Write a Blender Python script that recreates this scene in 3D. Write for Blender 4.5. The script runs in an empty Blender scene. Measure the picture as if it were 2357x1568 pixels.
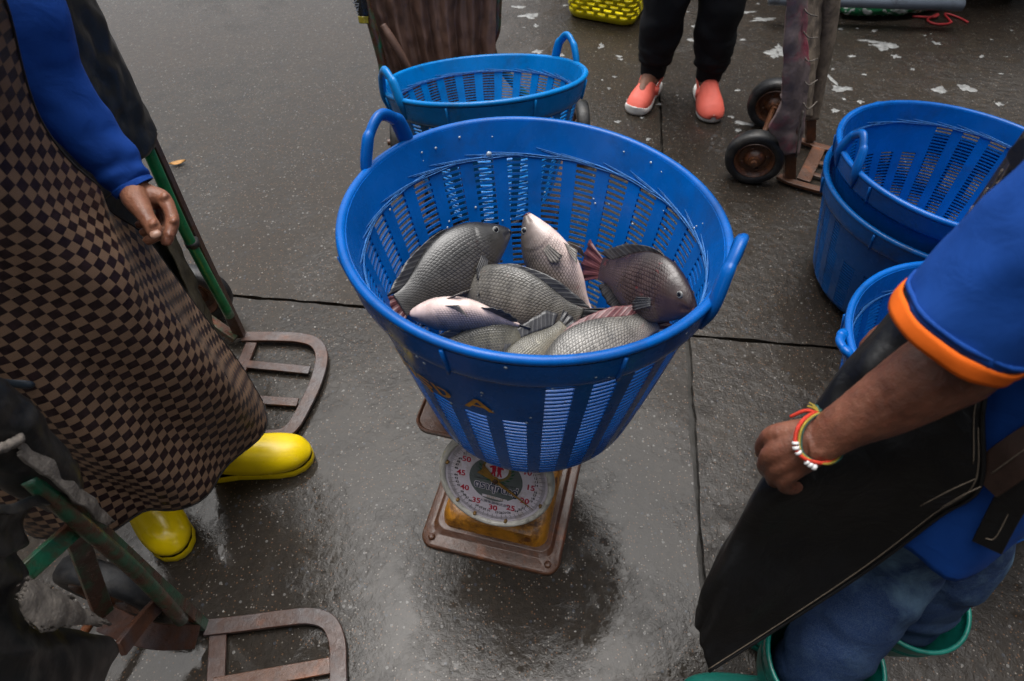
import bpy, bmesh, math, random
import numpy as np
from mathutils import Vector, Matrix, noise
random.seed(7); np.random.seed(7)
PI = math.pi
SC = bpy.context.scene
COL = SC.collection

# ------------------------------------------------------------------ camera
CAM_H, PITCH = 1.60, math.radians(50)
cam_d = bpy.data.cameras.new('camera'); cam = bpy.data.objects.new('camera', cam_d); COL.objects.link(cam)
cam.location = (0, 0, CAM_H); cam.rotation_euler = (PI/2 - PITCH, 0, 0)
cam_d.lens = 24.0; cam_d.sensor_width = 36.0; cam_d.clip_start = 0.02; cam_d.clip_end = 400
cam_d.dof.use_dof = True; cam_d.dof.focus_distance = 1.48; cam_d.dof.aperture_fstop = 5.0
SC.camera = cam

# ------------------------------------------------------------------ sky and sun (overcast)
SUN_EL, SUN_AZ = math.radians(76), math.radians(-15)
w = bpy.data.worlds.new('World'); SC.world = w; w.use_nodes = True
nt = w.node_tree
sky = nt.nodes.new('ShaderNodeTexSky'); sky.sky_type = 'NISHITA'; sky.sun_disc = False
sky.sun_elevation = SUN_EL; sky.sun_rotation = SUN_AZ; sky.air_density = 1.0; sky.dust_density = 6.0; sky.ozone_density = 1.0
hs = nt.nodes.new('ShaderNodeHueSaturation'); hs.inputs['Saturation'].default_value = 0.22
bg = nt.nodes['Background']; bg.inputs['Strength'].default_value = 0.14
nt.links.new(sky.outputs[0], hs.inputs['Color']); nt.links.new(hs.outputs[0], bg.inputs['Color'])
sd = bpy.data.lights.new('sun', 'SUN'); sd.energy = 1.45; sd.angle = math.radians(52); sd.color = (1.0, 0.97, 0.93)
so = bpy.data.objects.new('sun', sd); COL.objects.link(so)
so.rotation_euler = (PI/2 - SUN_EL, 0, PI - SUN_AZ)   # light arrives from the compass bearing SUN_AZ (clockwise from +y)
SC.view_settings.view_transform = 'Standard'; SC.view_settings.look = 'None'; SC.view_settings.gamma = 1.0
SC.view_settings.use_curve_mapping = False
SC.view_settings.exposure = 0.62

# ------------------------------------------------------------------ sight lines used to measure real positions
_F = 1571.0
_FW = Vector((0, math.cos(PITCH), -math.sin(PITCH))); _UP = Vector((0, math.sin(PITCH), math.cos(PITCH))); _RT = Vector((1, 0, 0))
def _ray(x, y): return _FW + _RT*((x-1178.5)/_F) + _UP*((784.0-y)/_F)
def Pz(x, y, z=0.0):
    r = _ray(x, y); return Vector((0, 0, CAM_H)) + r*((z-CAM_H)/r.z)
def Pd(x, y, d): return Vector((0, 0, CAM_H)) + _ray(x, y)*d

# ------------------------------------------------------------------ object helpers
def tag(o, label, cat, group=None):
    o['label'] = label; o['category'] = cat
    if group: o['group'] = group
    return o
def thing(name, label, cat, loc=(0, 0, 0), group=None):
    o = bpy.data.objects.new(name, None); COL.objects.link(o); o.location = loc; o.empty_display_size = .05
    return tag(o, label, cat, group)
class MB:
    """collects shapes in world space, builds ONE mesh object"""
    def __init__(s): s.v = []; s.f = []; s.uv = None
    def add(s, v, f):
        b = len(s.v); s.v += [tuple(p) for p in v]; s.f += [tuple(i+b for i in q) for q in f]; return s
    def box(s, c, size, axes=None):
        ax = axes or (Vector((1,0,0)), Vector((0,1,0)), Vector((0,0,1))); c = Vector(c)
        vs = [c + ax[0]*(size[0]/2*i) + ax[1]*(size[1]/2*j) + ax[2]*(size[2]/2*k) for i in (-1,1) for j in (-1,1) for k in (-1,1)]
        return s.add(vs, [(0,1,3,2),(4,6,7,5),(0,4,5,1),(2,3,7,6),(0,2,6,4),(1,5,7,3)])
    def build(s, name, mat, parent=None, smooth=True, solid=None, off=0, bevel=None, sub=0, fuv=None, merge=True, wn=False, split=False):
        me = bpy.data.meshes.new(name); me.from_pydata(s.v, [], s.f)
        bm = bmesh.new(); bm.from_mesh(me)
        if merge: bmesh.ops.remove_doubles(bm, verts=bm.verts, dist=1e-5)
        if solid is None: bmesh.ops.recalc_face_normals(bm, faces=bm.faces)
        bm.to_mesh(me); bm.free()
        if smooth:
            for p in me.polygons: p.use_smooth = True
        o = bpy.data.objects.new(name, me); COL.objects.link(o)
        if mat: me.materials.append(mat)
        if solid:
            m = o.modifiers.new('s', 'SOLIDIFY'); m.thickness = solid; m.offset = off
        if split:                      # bake the thickness, then keep slot edges crisp
            dg = bpy.context.evaluated_depsgraph_get(); me2 = bpy.data.meshes.new_from_object(o.evaluated_get(dg)); o.modifiers.clear(); o.data = me2
            for p in me2.polygons: p.use_smooth = True
            me2.set_sharp_from_angle(angle=math.radians(40))
        if bevel:
            m = o.modifiers.new('b', 'BEVEL'); m.width = bevel; m.segments = 2; m.limit_method = 'ANGLE'; m.angle_limit = math.radians(35)
            m.harden_normals = False
        if sub:
            m = o.modifiers.new('ss', 'SUBSURF'); m.levels = sub; m.render_levels = sub
        if smooth and not sub and (wn or bevel):
            try: me.set_sharp_from_angle(angle=math.radians(40))
            except Exception: pass
        if parent is not None: setparent(o, parent)
        return o
def setparent(o, p):
    o.parent = p
    bpy.context.view_layer.update()
    o.matrix_parent_inverse = p.matrix_world.inverted()
def _wm(p):
    m = Matrix.Translation(p.location)
    return m
def setparent(o, p):                    # parents are only ever translated
    o.parent = p; t = Vector((0, 0, 0)); q = p
    while q is not None:
        if q.type == 'EMPTY': t += q.location
        q = q.parent
    o.matrix_parent_inverse = Matrix.Translation(-t) if p.type == 'EMPTY' else Matrix.Identity(4)
    if p.type != 'EMPTY':
        # p itself is a mesh with identity world transform
        o.matrix_parent_inverse = Matrix.Identity(4)
def crom(P, n, closed=False):
    """Catmull-Rom through P (array k x m) -> n samples"""
    P = np.asarray(P, float); k = len(P)
    t = np.linspace(0, k if closed else k-1, n, endpoint=not closed)
    i = np.floor(t).astype(int)
    if not closed: i = np.minimum(i, k-2)
    f = (t-i)[:, None]
    if closed: g = lambda j: P[(i+j) % k]
    else:
        E = np.vstack([2*P[0]-P[1], P, 2*P[-1]-P[-2]]); g = lambda j: E[i+j+1]
    a, b, c, d = g(-1), g(0), g(1), g(2)
    return .5*((2*b)+(-a+c)*f+(2*a-5*b+4*c-d)*f**2+(-a+3*b-3*c+d)*f**3)
def sweep(mb, pts, rad, seg=12, n=None, closed=False, up=None, wr=None, cap=True, clampz=None, power=1.0):
    """tube along pts; rad = list of r or (ra, rb); ra along side axis, rb along the up-ish axis"""
    pts = np.array([tuple(p) for p in pts], float)
    R = np.array([(r, r) if np.isscalar(r) else r for r in (rad if hasattr(rad, '__len__') else [rad]*len(pts))], float)
    if n: pts = crom(pts, n, closed); R = np.abs(crom(R, n, closed))
    m = len(pts)
    T = np.zeros_like(pts)
    for i in range(m):
        a = pts[(i-1) % m] if (closed or i > 0) else pts[i]; b = pts[(i+1) % m] if (closed or i < m-1) else pts[i]
        T[i] = (b-a)/max(1e-9, np.linalg.norm(b-a))
    u0 = np.array(up if up is not None else (0, 0, 1.), float)
    if up is None and abs(T[0] @ u0) > .9: u0 = np.array((1., 0, 0))
    base = len(mb.v); th = np.arange(seg)*2*PI/seg
    prev = None
    for i in range(m):
        ref = u0 if (prev is None or up is not None) else prev
        s = np.cross(T[i], ref)
        if np.linalg.norm(s) < 1e-4: s = np.cross(T[i], ref+np.array((.13, .27, .31)))
        s /= np.linalg.norm(s); U = np.cross(s, T[i]); prev = U
        cs, sn = np.cos(th), np.sin(th)
        if power != 1.0: cs = np.sign(cs)*np.abs(cs)**power; sn = np.sign(sn)*np.abs(sn)**power
        k = np.ones(seg) if wr is None else np.array([wr(i/(m-1 if m > 1 else 1), t) for t in th])
        q = pts[i] + (R[i, 0]*k*cs)[:, None]*s + (R[i, 1]*k*sn)[:, None]*U
        if clampz is not None: q[:, 2] = np.maximum(q[:, 2], clampz)
        mb.v += [tuple(p) for p in q]
    for i in range(m if closed else m-1):
        a = base+i*seg; b = base+((i+1) % m)*seg
        for j in range(seg):
            k = (j+1) % seg; mb.f.append((a+j, a+k, b+k, b+j))
    if cap and not closed:
        for e, rev in ((0, True), (m-1, False)):
            c = len(mb.v); mb.v.append(tuple(pts[e] if clampz is None else (pts[e][0], pts[e][1], max(clampz, pts[e][2]))))
            for j in range(seg):
                k = (j+1) % seg; a = base+e*seg
                mb.f.append((c, a+k, a+j) if rev else (c, a+j, a+k))
    return mb
def bar(mb, pts, wid, thk, up=(0, 0, 1), n=None, closed=False):
    """flat bar of rectangular section along pts"""
    pts = np.array([tuple(p) for p in pts], float)
    if n: pts = crom(pts, n, closed)
    m = len(pts); base = len(mb.v); up = np.array(up, float)
    for i in range(m):
        a = pts[max(0, i-1)]; b = pts[min(m-1, i+1)]
        if closed: a = pts[(i-1) % m]; b = pts[(i+1) % m]
        T = (b-a)/np.linalg.norm(b-a); s = np.cross(T, up); s /= np.linalg.norm(s); U = np.cross(s, T)
        for x, y in ((-1,-1), (1,-1), (1,1), (-1,1)): mb.v.append(tuple(pts[i]+s*x*wid/2+U*y*thk/2))
    for i in range(m if closed else m-1):
        a = base+i*4; b = base+((i+1) % m)*4
        for j in range(4): k = (j+1) % 4; mb.f.append((a+j, a+k, b+k, b+j))
    if not closed:
        mb.f.append((base+3, base+2, base+1, base)); e = base+(m-1)*4; mb.f.append((e, e+1, e+2, e+3))
    return mb
def surf(ctrl, nu, nv):
    """control grid [rows][cols] of points -> dense (nv rows x nu cols) Catmull-Rom surface"""
    G = np.array([[tuple(p) for p in r] for r in ctrl], float)
    A = np.stack([crom(G[i], nu) for i in range(len(G))])          # rows x nu x 3
    return np.stack([crom(A[:, j], nv) for j in range(nu)], 1)      # nv x nu x 3
def sheet(mb, S, keep=None):
    nv, nu = S.shape[:2]; b = len(mb.v)
    mb.v += [tuple(p) for p in S.reshape(-1, 3)]
    for i in range(nv-1):
        for j in range(nu-1):
            if keep is None or keep(i/(nv-1), j/(nu-1)):
                mb.f.append((b+i*nu+j, b+i*nu+j+1, b+(i+1)*nu+j+1, b+(i+1)*nu+j))
    return mb
def add_uv(o, uv):
    """uv: per-vertex list of (u, v)"""
    me = o.data; l = me.uv_layers.new(name='UVMap')
    for lp in me.loops: l.data[lp.index].uv = uv[lp.vertex_index]
def nz(x, y, z=0.0): return noise.noise(Vector((x, y, z)))
def remesh_obj(mb, name, mat, parent, vox, smooth_it=6, relief=0.0):
    """union of overlapping closed tubes -> one continuous skin"""
    me = bpy.data.meshes.new(name); me.from_pydata(mb.v, [], mb.f)
    bm = bmesh.new(); bm.from_mesh(me); bmesh.ops.recalc_face_normals(bm, faces=bm.faces); bm.to_mesh(me); bm.free()
    o = bpy.data.objects.new(name, me); COL.objects.link(o)
    m = o.modifiers.new('r', 'REMESH'); m.mode = 'VOXEL'; m.voxel_size = vox; m.use_smooth_shade = True
    s = o.modifiers.new('s', 'SMOOTH'); s.factor = .5; s.iterations = smooth_it
    dg = bpy.context.evaluated_depsgraph_get()
    me2 = bpy.data.meshes.new_from_object(o.evaluated_get(dg))
    bpy.data.objects.remove(o); me2.name = name
    o = bpy.data.objects.new(name, me2); COL.objects.link(o)
    me2.materials.clear(); me2.materials.append(mat)
    if relief:
        nrm_ = [v.normal.copy() for v in me2.vertices]
        for v, nn in zip(me2.vertices, nrm_):
            p = v.co.copy(); v.co = p+nn*(relief*(1.2*noise.noise(p*90)+.8*noise.noise(p*230+Vector((3, 1, 2)))+.5*noise.noise(p*480)))
    for p in me2.polygons: p.use_smooth = True
    if parent is not None: setparent(o, parent)
    return o
_tc = {}
def text_mesh(s, bold=0.0):
    """(verts 2D, faces) of a text laid out at size 1"""
    if (s, bold) in _tc: return _tc[(s, bold)]
    c = bpy.data.curves.new('t', 'FONT'); c.body = s; c.resolution_u = 3; c.offset = bold
    o = bpy.data.objects.new('t', c); COL.objects.link(o)
    dg = bpy.context.evaluated_depsgraph_get(); me = bpy.data.meshes.new_from_object(o.evaluated_get(dg))
    v = [(q.co.x, q.co.y) for q in me.vertices]; f = [tuple(p.vertices) for p in me.polygons]
    bpy.data.objects.remove(o); bpy.data.curves.remove(c); bpy.data.meshes.remove(me)
    _tc[(s, bold)] = (v, f); return v, f

# ------------------------------------------------------------------ materials
class NB:
    """little node-graph builder"""
    def __init__(s, name):
        s.m = bpy.data.materials.new(name); s.m.use_nodes = True; s.t = s.m.node_tree; s.b = s.t.nodes['Principled BSDF']
    def n(s, typ, **kw):
        q = s.t.nodes.new(typ)
        for k, v in kw.items():
            if k in q.inputs: s.set(q.inputs[k], v)
            else: setattr(q, k, v)
        return q
    def set(s, inp, v):
        if hasattr(v, 'is_output') or isinstance(v, bpy.types.NodeSocket): s.t.links.new(v, inp)
        elif isinstance(v, (tuple, list)) and inp.type == 'RGBA' and len(v) == 3: inp.default_value = (*v, 1)
        else: inp.default_value = v
    def coord(s, kind='Object', scale=None):
        q = s.n('ShaderNodeTexCoord'); out = q.outputs[kind]
        if scale is not None:
            mp = s.n('ShaderNodeMapping'); s.set(mp.inputs['Vector'], out)
            mp.inputs['Scale'].default_value = scale if hasattr(scale, '__len__') else (scale,)*3; out = mp.outputs[0]
        return out
    def noise(s, vec, scale, detail=6, rough=.6, dist=0.0):
        return s.n('ShaderNodeTexNoise', Vector=vec, Scale=scale, Detail=detail, Roughness=rough, Distortion=dist).outputs['Fac']
    def ramp(s, fac, *stops):
        q = s.n('ShaderNodeValToRGB'); s.set(q.inputs[0], fac); e = q.color_ramp.elements
        while len(e) < len(stops): e.new(.5)
        for el, (p, c) in zip(e, stops):
            el.position = p; el.color = (c, c, c, 1) if np.isscalar(c) else (*c, 1)
        return q.outputs[0]
    def mix(s, f, a, b, mode='MIX'):
        q = s.n('ShaderNodeMix', data_type='RGBA', blend_type=mode)
        s.set(q.inputs[0], f); s.set(q.inputs[6], a); s.set(q.inputs[7], b); return q.outputs[2]
    def math(s, op, a, b=0.0, clamp=False):
        q = s.n('ShaderNodeMath', operation=op, use_clamp=clamp); s.set(q.inputs[0], a); s.set(q.inputs[1], b); return q.outputs[0]
    def bump(s, h, strength=.3, dist=.005, normal=None):
        q = s.n('ShaderNodeBump', Strength=strength, Distance=dist); s.set(q.inputs['Height'], h)
        if normal is not None: s.set(q.inputs['Normal'], normal)
        return q.outputs[0]
    def out(s, color=None, rough=None, normal=None, metallic=None, spec=None, ior=None, coat=None, sss=None, sheen=None, coat_r=None, coat_n=None, coat_ior=None):
        for k, v in (('Base Color', color), ('Roughness', rough), ('Normal', normal), ('Metallic', metallic), ('Specular IOR Level', spec),
                     ('IOR', ior), ('Coat Weight', coat), ('Subsurface Weight', sss), ('Sheen Weight', sheen), ('Coat Roughness', coat_r), ('Coat Normal', coat_n), ('Coat IOR', coat_ior)):
            if v is not None: s.set(s.b.inputs[k], v)
        return s.m
def simple(name, col, rough=.5, var=.25, scale=25, bump=.15, bscale=None, metallic=0, coat=0, dirt=None, dscale=6, sss=0, wear=None, spec=.5):
    """a base colour with grain, blotches and optional grime; fine relief"""
    b = NB(name); c = b.coord('Object')
    n1 = b.noise(c, scale, 6); f = b.ramp(n1, (.25, 1-var), (.75, 1+var*.6))
    col_ = b.mix(1.0, col, f, 'MULTIPLY')
    if dirt:
        d = b.ramp(b.noise(c, dscale, 9, .68, .4), (.5, 0.), (.66, .85)); col_ = b.mix(d, col_, dirt)
    r = b.ramp(b.noise(c, scale*.6, 5), (.3, max(.03, rough-.12)), (.7, min(1, rough+.12)))
    nrm = b.bump(b.noise(c, bscale or scale*5, 4), bump, .003)
    return b.out(col_, r, nrm, metallic, coat=coat, sss=sss, spec=spec)
# ------------------------------------------------------------------ ground: cast concrete slabs, wet
def concrete(name, rough_slab, seedoff, far=False):
    b = NB(name); c = b.coord('Object')
    mp = b.n('ShaderNodeMapping'); b.set(mp.inputs['Vector'], c); mp.inputs['Location'].default_value = (seedoff, seedoff*.7, 0); c = mp.outputs[0]
    big = b.noise(c, 1.1, 5, .55); mid = b.noise(c, 7, 8, .62, .3); fine = b.noise(c, 55, 8, .7); grit = b.noise(c, 260, 3, .6)
    colr = b.mix(b.ramp(mid, (.35, 0.), (.68, 1.)), (.011, .0075, .0042), (.027, .0198, .0122))
    colr = b.mix(b.ramp(big, (.40, 0.), (.62, .7)), colr, (.014, .0090, .0047) if not far else (.027, .018, .010))
    colr = b.mix(1.0, colr, b.ramp(fine, (.25, .50), (.75, 1.5)), 'MULTIPLY')
    # aggregate stones set in the cement
    for sc, th, cols in ((70, .84, ((.16, .155, .145), (.035, .040, .050))), (170, .76, ((.20, .18, .155), (.13, .065, .028)))):
        v = b.n('ShaderNodeTexVoronoi', Vector=c, Scale=sc)
        sp = b.n('ShaderNodeSeparateColor'); b.set(sp.inputs[0], v.outputs['Color'])
        pick = b.math('GREATER_THAN', sp.outputs[0], th); inside = b.math('LESS_THAN', v.outputs['Distance'], .26 if sc < 100 else .32)
        k = b.math('MULTIPLY', pick, inside)
        colr = b.mix(b.math('MULTIPLY', k, .75), colr, b.mix(b.math('GREATER_THAN', sp.outputs[1], .62), cols[1], cols[0]))
    wet = b.math('ADD', b.math('MULTIPLY', big, .6), b.math('MULTIPLY', mid, .4))
    pud = b.ramp(wet, (.44, 0.), (.54, 1.))                     # 1 where the water film is thick and level
    vv = b.n('ShaderNodeTexVoronoi', Vector=c, Scale=44 if not rough_slab else 34, feature='SMOOTH_F1'); vv.inputs['Smoothness'].default_value = .45
    lump = b.noise(c, 30 if rough_slab else 60, 8, .64, .5)
    hgt = b.math('ADD', b.math('MULTIPLY', lump, 1.1), b.math('ADD', b.math('MULTIPLY', vv.outputs['Distance'], .45), b.math('MULTIPLY', b.noise(c, 150, 5, .65), .45)))
    nb_ = b.bump(hgt, .8 if rough_slab else .5, .008); nb_ = b.bump(grit, .35, .002, nb_)
    # the water film: stones nearly break the surface, calm in the hollows
    lo, hi = (.16, .62) if rough_slab else ((.04, .42) if far else (.035, .17))
    film = b.math('MAXIMUM', hgt, b.math('ADD', b.math('MULTIPLY', wet, 1.2), .30 if not rough_slab else .22))
    amt = b.math('ADD', b.math('MULTIPLY', b.math('SUBTRACT', 1.0, pud), hi-lo), lo)
    bn = b.n('ShaderNodeBump', Distance=.007 if not rough_slab else .010); b.set(bn.inputs['Strength'], amt); b.set(bn.inputs['Height'], film)
    crg = b.mix(pud, b.ramp(fine, (.3, .04), (.7, .09)), b.ramp(fine, (.3, .025), (.7, .06)))
    cwt = b.ramp(b.math('ADD', b.math('MULTIPLY', fine, .6), b.math('MULTIPLY', wet, .4)), (.30, .55), (.42, 1.))
    return b.out(colr, .62, nb_, spec=.25, coat=cwt, coat_r=crg, coat_n=bn.outputs[0], coat_ior=1.29)
M_SLAB = concrete('wet_concrete', False, 0.0)
M_SLAB2 = concrete('wet_concrete_far', False, 5.3, True)
M_ROUGH = concrete('wet_rough_concrete', True, 2.1)
M_MORTAR = simple('wet_joint_mortar', (.022, .019, .015), .5, .5, 40, .35, spec=.3)
ground = MB(); ground.add([(-40,-40,-.024), (40,-40,-.024), (40,40,-.024), (-40,40,-.024)], [(0,1,2,3)])
ground = ground.build('ground', M_MORTAR, smooth=False); ground['kind'] = 'structure'
GU = Vector((1, -.117, 0)).normalized(); GV = Vector((.117, 1, 0)).normalized(); G0 = Vector((0, 1.427, 0))
def slab(u0, u1, v0, v1, mat, seed):
    """slab between joints; edges chipped; grid coordinates along the joint directions"""
    rng = random.Random(seed); loop = []
    def edge(a, b_, axis_fix, fixed, amp):
        L = abs(b_-a); n = max(2, int(L/.03)) if L < 30 else 2
        out = []
        for i in range(n):
            t = a+(b_-a)*i/n
            near = abs(t) < 3.2
            d = (nz(t*9, fixed*3, seed)*amp + nz(t*40, fixed, seed+4)*amp*.7) if near else 0
            out.append((t, fixed+d) if axis_fix == 'v' else (fixed+d, t))
        return out
    loop = edge(u0, u1, 'v', v0, .006) + edge(v0, v1, 'u', u1, .006) + edge(u1, u0, 'v', v1, .006) + edge(v1, v0, 'u', u0, .006)
    P = [G0 + GU*a + GV*b_ for a, b_ in loop]
    me = MB(); n = len(P)
    top = [(p.x, p.y, 0) for p in P]; ins = [(p.x, p.y, -.03) for p in P]
    me.add(top+ins, [tuple(range(n))] + [(i, n+i, n+(i+1) % n, (i+1) % n) for i in range(n)])
    return me.build('slab', mat, ground, smooth=False, bevel=None)
j1, j2 = .545, .49
slab(-9, j1-.010, -9, -.006, M_SLAB, 1)
slab(j1+.006, 9, -9, -.006, M_ROUGH, 2)
slab(-9, j2-.006, .006, 9, M_SLAB2, 3)
slab(j2+.006, 9, .006, 9, M_ROUGH, 4)
# grit, broken shell and fish scales lying on the wet concrete
M_GRIT = simple('pale_grit', (.27, .255, .23), .35, .6, 300, .2)
mb = MB(); rng = random.Random(3)
for i in range(520):
    y = rng.uniform(.3, 3.2); x = rng.uniform(-1.3, 1.3)*(.55+.5*y)
    s = rng.choice((.0007, .0009, .0011, .0013, .0016, .0022, .0032)); a0 = rng.uniform(0, 6.28); k = rng.randint(4, 6)
    st = rng.uniform(.5, 1)
    ring = [(x+math.cos(a0+6.283*q/k)*s*rng.uniform(.7, 1.2), y+math.sin(a0+6.283*q/k)*s*st*rng.uniform(.7, 1.2)) for q in range(k)]
    mb.add([(p, q, -.001) for p, q in ring]+[(p, q, s*.5) for p, q in ring], [tuple(range(k, 2*k))]+[(q, (q+1) % k, k+(q+1) % k, k+q) for q in range(k)])
grit = mb.build('shell_grit', M_GRIT, smooth=False, merge=False); grit['kind'] = 'stuff'; tag(grit, 'tiny pale chips and grit scattered over the wet concrete', 'grit')
# painted foam of sky reflected in standing water, towards the upper right
M_GLINT = simple('glint', (.27, .275, .27), .10, .6, 40, .8, 120)  # pale colour paints the bright sky's reflection in the puddles
mb = MB(); rng = random.Random(11)
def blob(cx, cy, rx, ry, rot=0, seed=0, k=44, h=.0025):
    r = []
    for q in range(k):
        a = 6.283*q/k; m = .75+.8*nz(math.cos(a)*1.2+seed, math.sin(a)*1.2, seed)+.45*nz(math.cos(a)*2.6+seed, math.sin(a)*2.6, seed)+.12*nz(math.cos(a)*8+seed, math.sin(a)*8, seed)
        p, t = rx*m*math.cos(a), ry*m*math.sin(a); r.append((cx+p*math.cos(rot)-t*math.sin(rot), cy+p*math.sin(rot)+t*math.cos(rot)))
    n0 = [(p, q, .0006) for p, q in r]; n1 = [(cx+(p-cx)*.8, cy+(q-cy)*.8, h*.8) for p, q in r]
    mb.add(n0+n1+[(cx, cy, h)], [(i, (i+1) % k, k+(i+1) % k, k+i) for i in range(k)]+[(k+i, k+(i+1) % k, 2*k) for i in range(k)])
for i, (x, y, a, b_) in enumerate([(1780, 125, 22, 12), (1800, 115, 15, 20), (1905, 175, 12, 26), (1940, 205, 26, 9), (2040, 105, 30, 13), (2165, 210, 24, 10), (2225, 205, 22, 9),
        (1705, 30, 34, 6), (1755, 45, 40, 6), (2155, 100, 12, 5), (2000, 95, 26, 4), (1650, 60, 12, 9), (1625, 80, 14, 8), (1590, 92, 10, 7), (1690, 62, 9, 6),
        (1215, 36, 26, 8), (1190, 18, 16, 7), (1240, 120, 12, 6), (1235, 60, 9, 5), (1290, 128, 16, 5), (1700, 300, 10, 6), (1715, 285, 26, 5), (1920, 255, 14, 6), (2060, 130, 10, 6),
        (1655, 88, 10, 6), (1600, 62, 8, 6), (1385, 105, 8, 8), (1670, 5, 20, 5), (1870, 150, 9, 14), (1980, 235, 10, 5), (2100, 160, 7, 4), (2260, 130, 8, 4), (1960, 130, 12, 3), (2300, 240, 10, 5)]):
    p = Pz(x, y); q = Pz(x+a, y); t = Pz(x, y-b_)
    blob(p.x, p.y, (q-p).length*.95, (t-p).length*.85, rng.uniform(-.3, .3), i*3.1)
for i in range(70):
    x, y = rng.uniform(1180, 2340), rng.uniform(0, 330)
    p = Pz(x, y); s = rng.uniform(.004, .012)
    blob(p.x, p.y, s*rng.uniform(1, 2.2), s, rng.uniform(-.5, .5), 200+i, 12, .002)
glint = mb.build('painted_glint', M_GLINT, merge=False); glint['kind'] = 'stuff'; tag(glint, 'white foam patches, sky reflection painted on the wet ground behind the baskets', 'glint')

# ------------------------------------------------------------------ plastic baskets
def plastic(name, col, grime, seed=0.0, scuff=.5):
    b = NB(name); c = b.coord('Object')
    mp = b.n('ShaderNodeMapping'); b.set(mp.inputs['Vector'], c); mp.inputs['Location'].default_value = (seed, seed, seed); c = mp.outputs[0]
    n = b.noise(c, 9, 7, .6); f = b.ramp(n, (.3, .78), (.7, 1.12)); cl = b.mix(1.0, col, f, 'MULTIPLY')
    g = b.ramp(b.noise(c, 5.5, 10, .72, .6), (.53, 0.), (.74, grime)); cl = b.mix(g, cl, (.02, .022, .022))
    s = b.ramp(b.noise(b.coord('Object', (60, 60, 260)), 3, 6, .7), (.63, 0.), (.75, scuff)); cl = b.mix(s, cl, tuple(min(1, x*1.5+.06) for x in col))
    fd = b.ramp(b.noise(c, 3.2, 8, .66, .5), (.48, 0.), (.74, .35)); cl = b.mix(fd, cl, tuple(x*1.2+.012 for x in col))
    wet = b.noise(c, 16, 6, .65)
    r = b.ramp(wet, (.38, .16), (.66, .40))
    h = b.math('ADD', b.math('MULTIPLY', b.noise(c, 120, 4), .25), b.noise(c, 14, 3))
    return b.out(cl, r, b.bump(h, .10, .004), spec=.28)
M_BLUE = plastic('blue_plastic', (.0005, .098, .400), .45, 0.0)
M_BLUE2 = plastic('light_blue_plastic', (.0005, .180, .520), .75, 3.0)
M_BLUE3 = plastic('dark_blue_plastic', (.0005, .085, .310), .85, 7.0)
M_TWINE = simple('blue_twine', (.030, .165, .46), .6, .5, 90, .4)
M_ORANGE_PAINT = simple('orange_brown_paint', (.62, .27, .02), .45, .5, 60, .3)
class Basket:
    def __init__(s, bc, rc, nrm, R, Rb):
        s.bc, s.rc = Vector(bc), Vector(rc); s.n = Vector(nrm).normalized(); s.R, s.Rb = R, Rb; s.ell = (1.0, 1.0, 0.0)
        s.h = (s.rc-s.bc).length
    def pt(s, t, phi, off=0.0):
        n = Vector((0, 0, 1)).lerp(s.n, max(0, min(1, t))).normalized()
        u = Vector((0, 1, 0)).cross(n).normalized(); v = n.cross(u)
        rc = .045/s.h                                  # rounded foot
        r = s.Rb + (s.R-s.Rb)*(max(t, 0)**.92)
        if t < rc:
            k = 1-t/rc; r -= .04*(1-math.sqrt(max(0, 1-k*k)))
        a, b_, ph = s.ell
        x, y = math.cos(phi-ph)*a, math.sin(phi-ph)*b_
        x, y = x*math.cos(ph)-y*math.sin(ph), x*math.sin(ph)+y*math.cos(ph)
        c = s.bc.lerp(s.rc, t)
        w_ = 1+.010*math.sin(2*phi+1.0+s.R*50)*t + .006*math.sin(3*phi+2)*t      # bent out of round by use
        return c + (u*x + v*y)*((r+off)*w_)
    def phi_at(s, P):
        d = Vector(P)-s.rc; return math.atan2(d.y, d.x)
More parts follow.
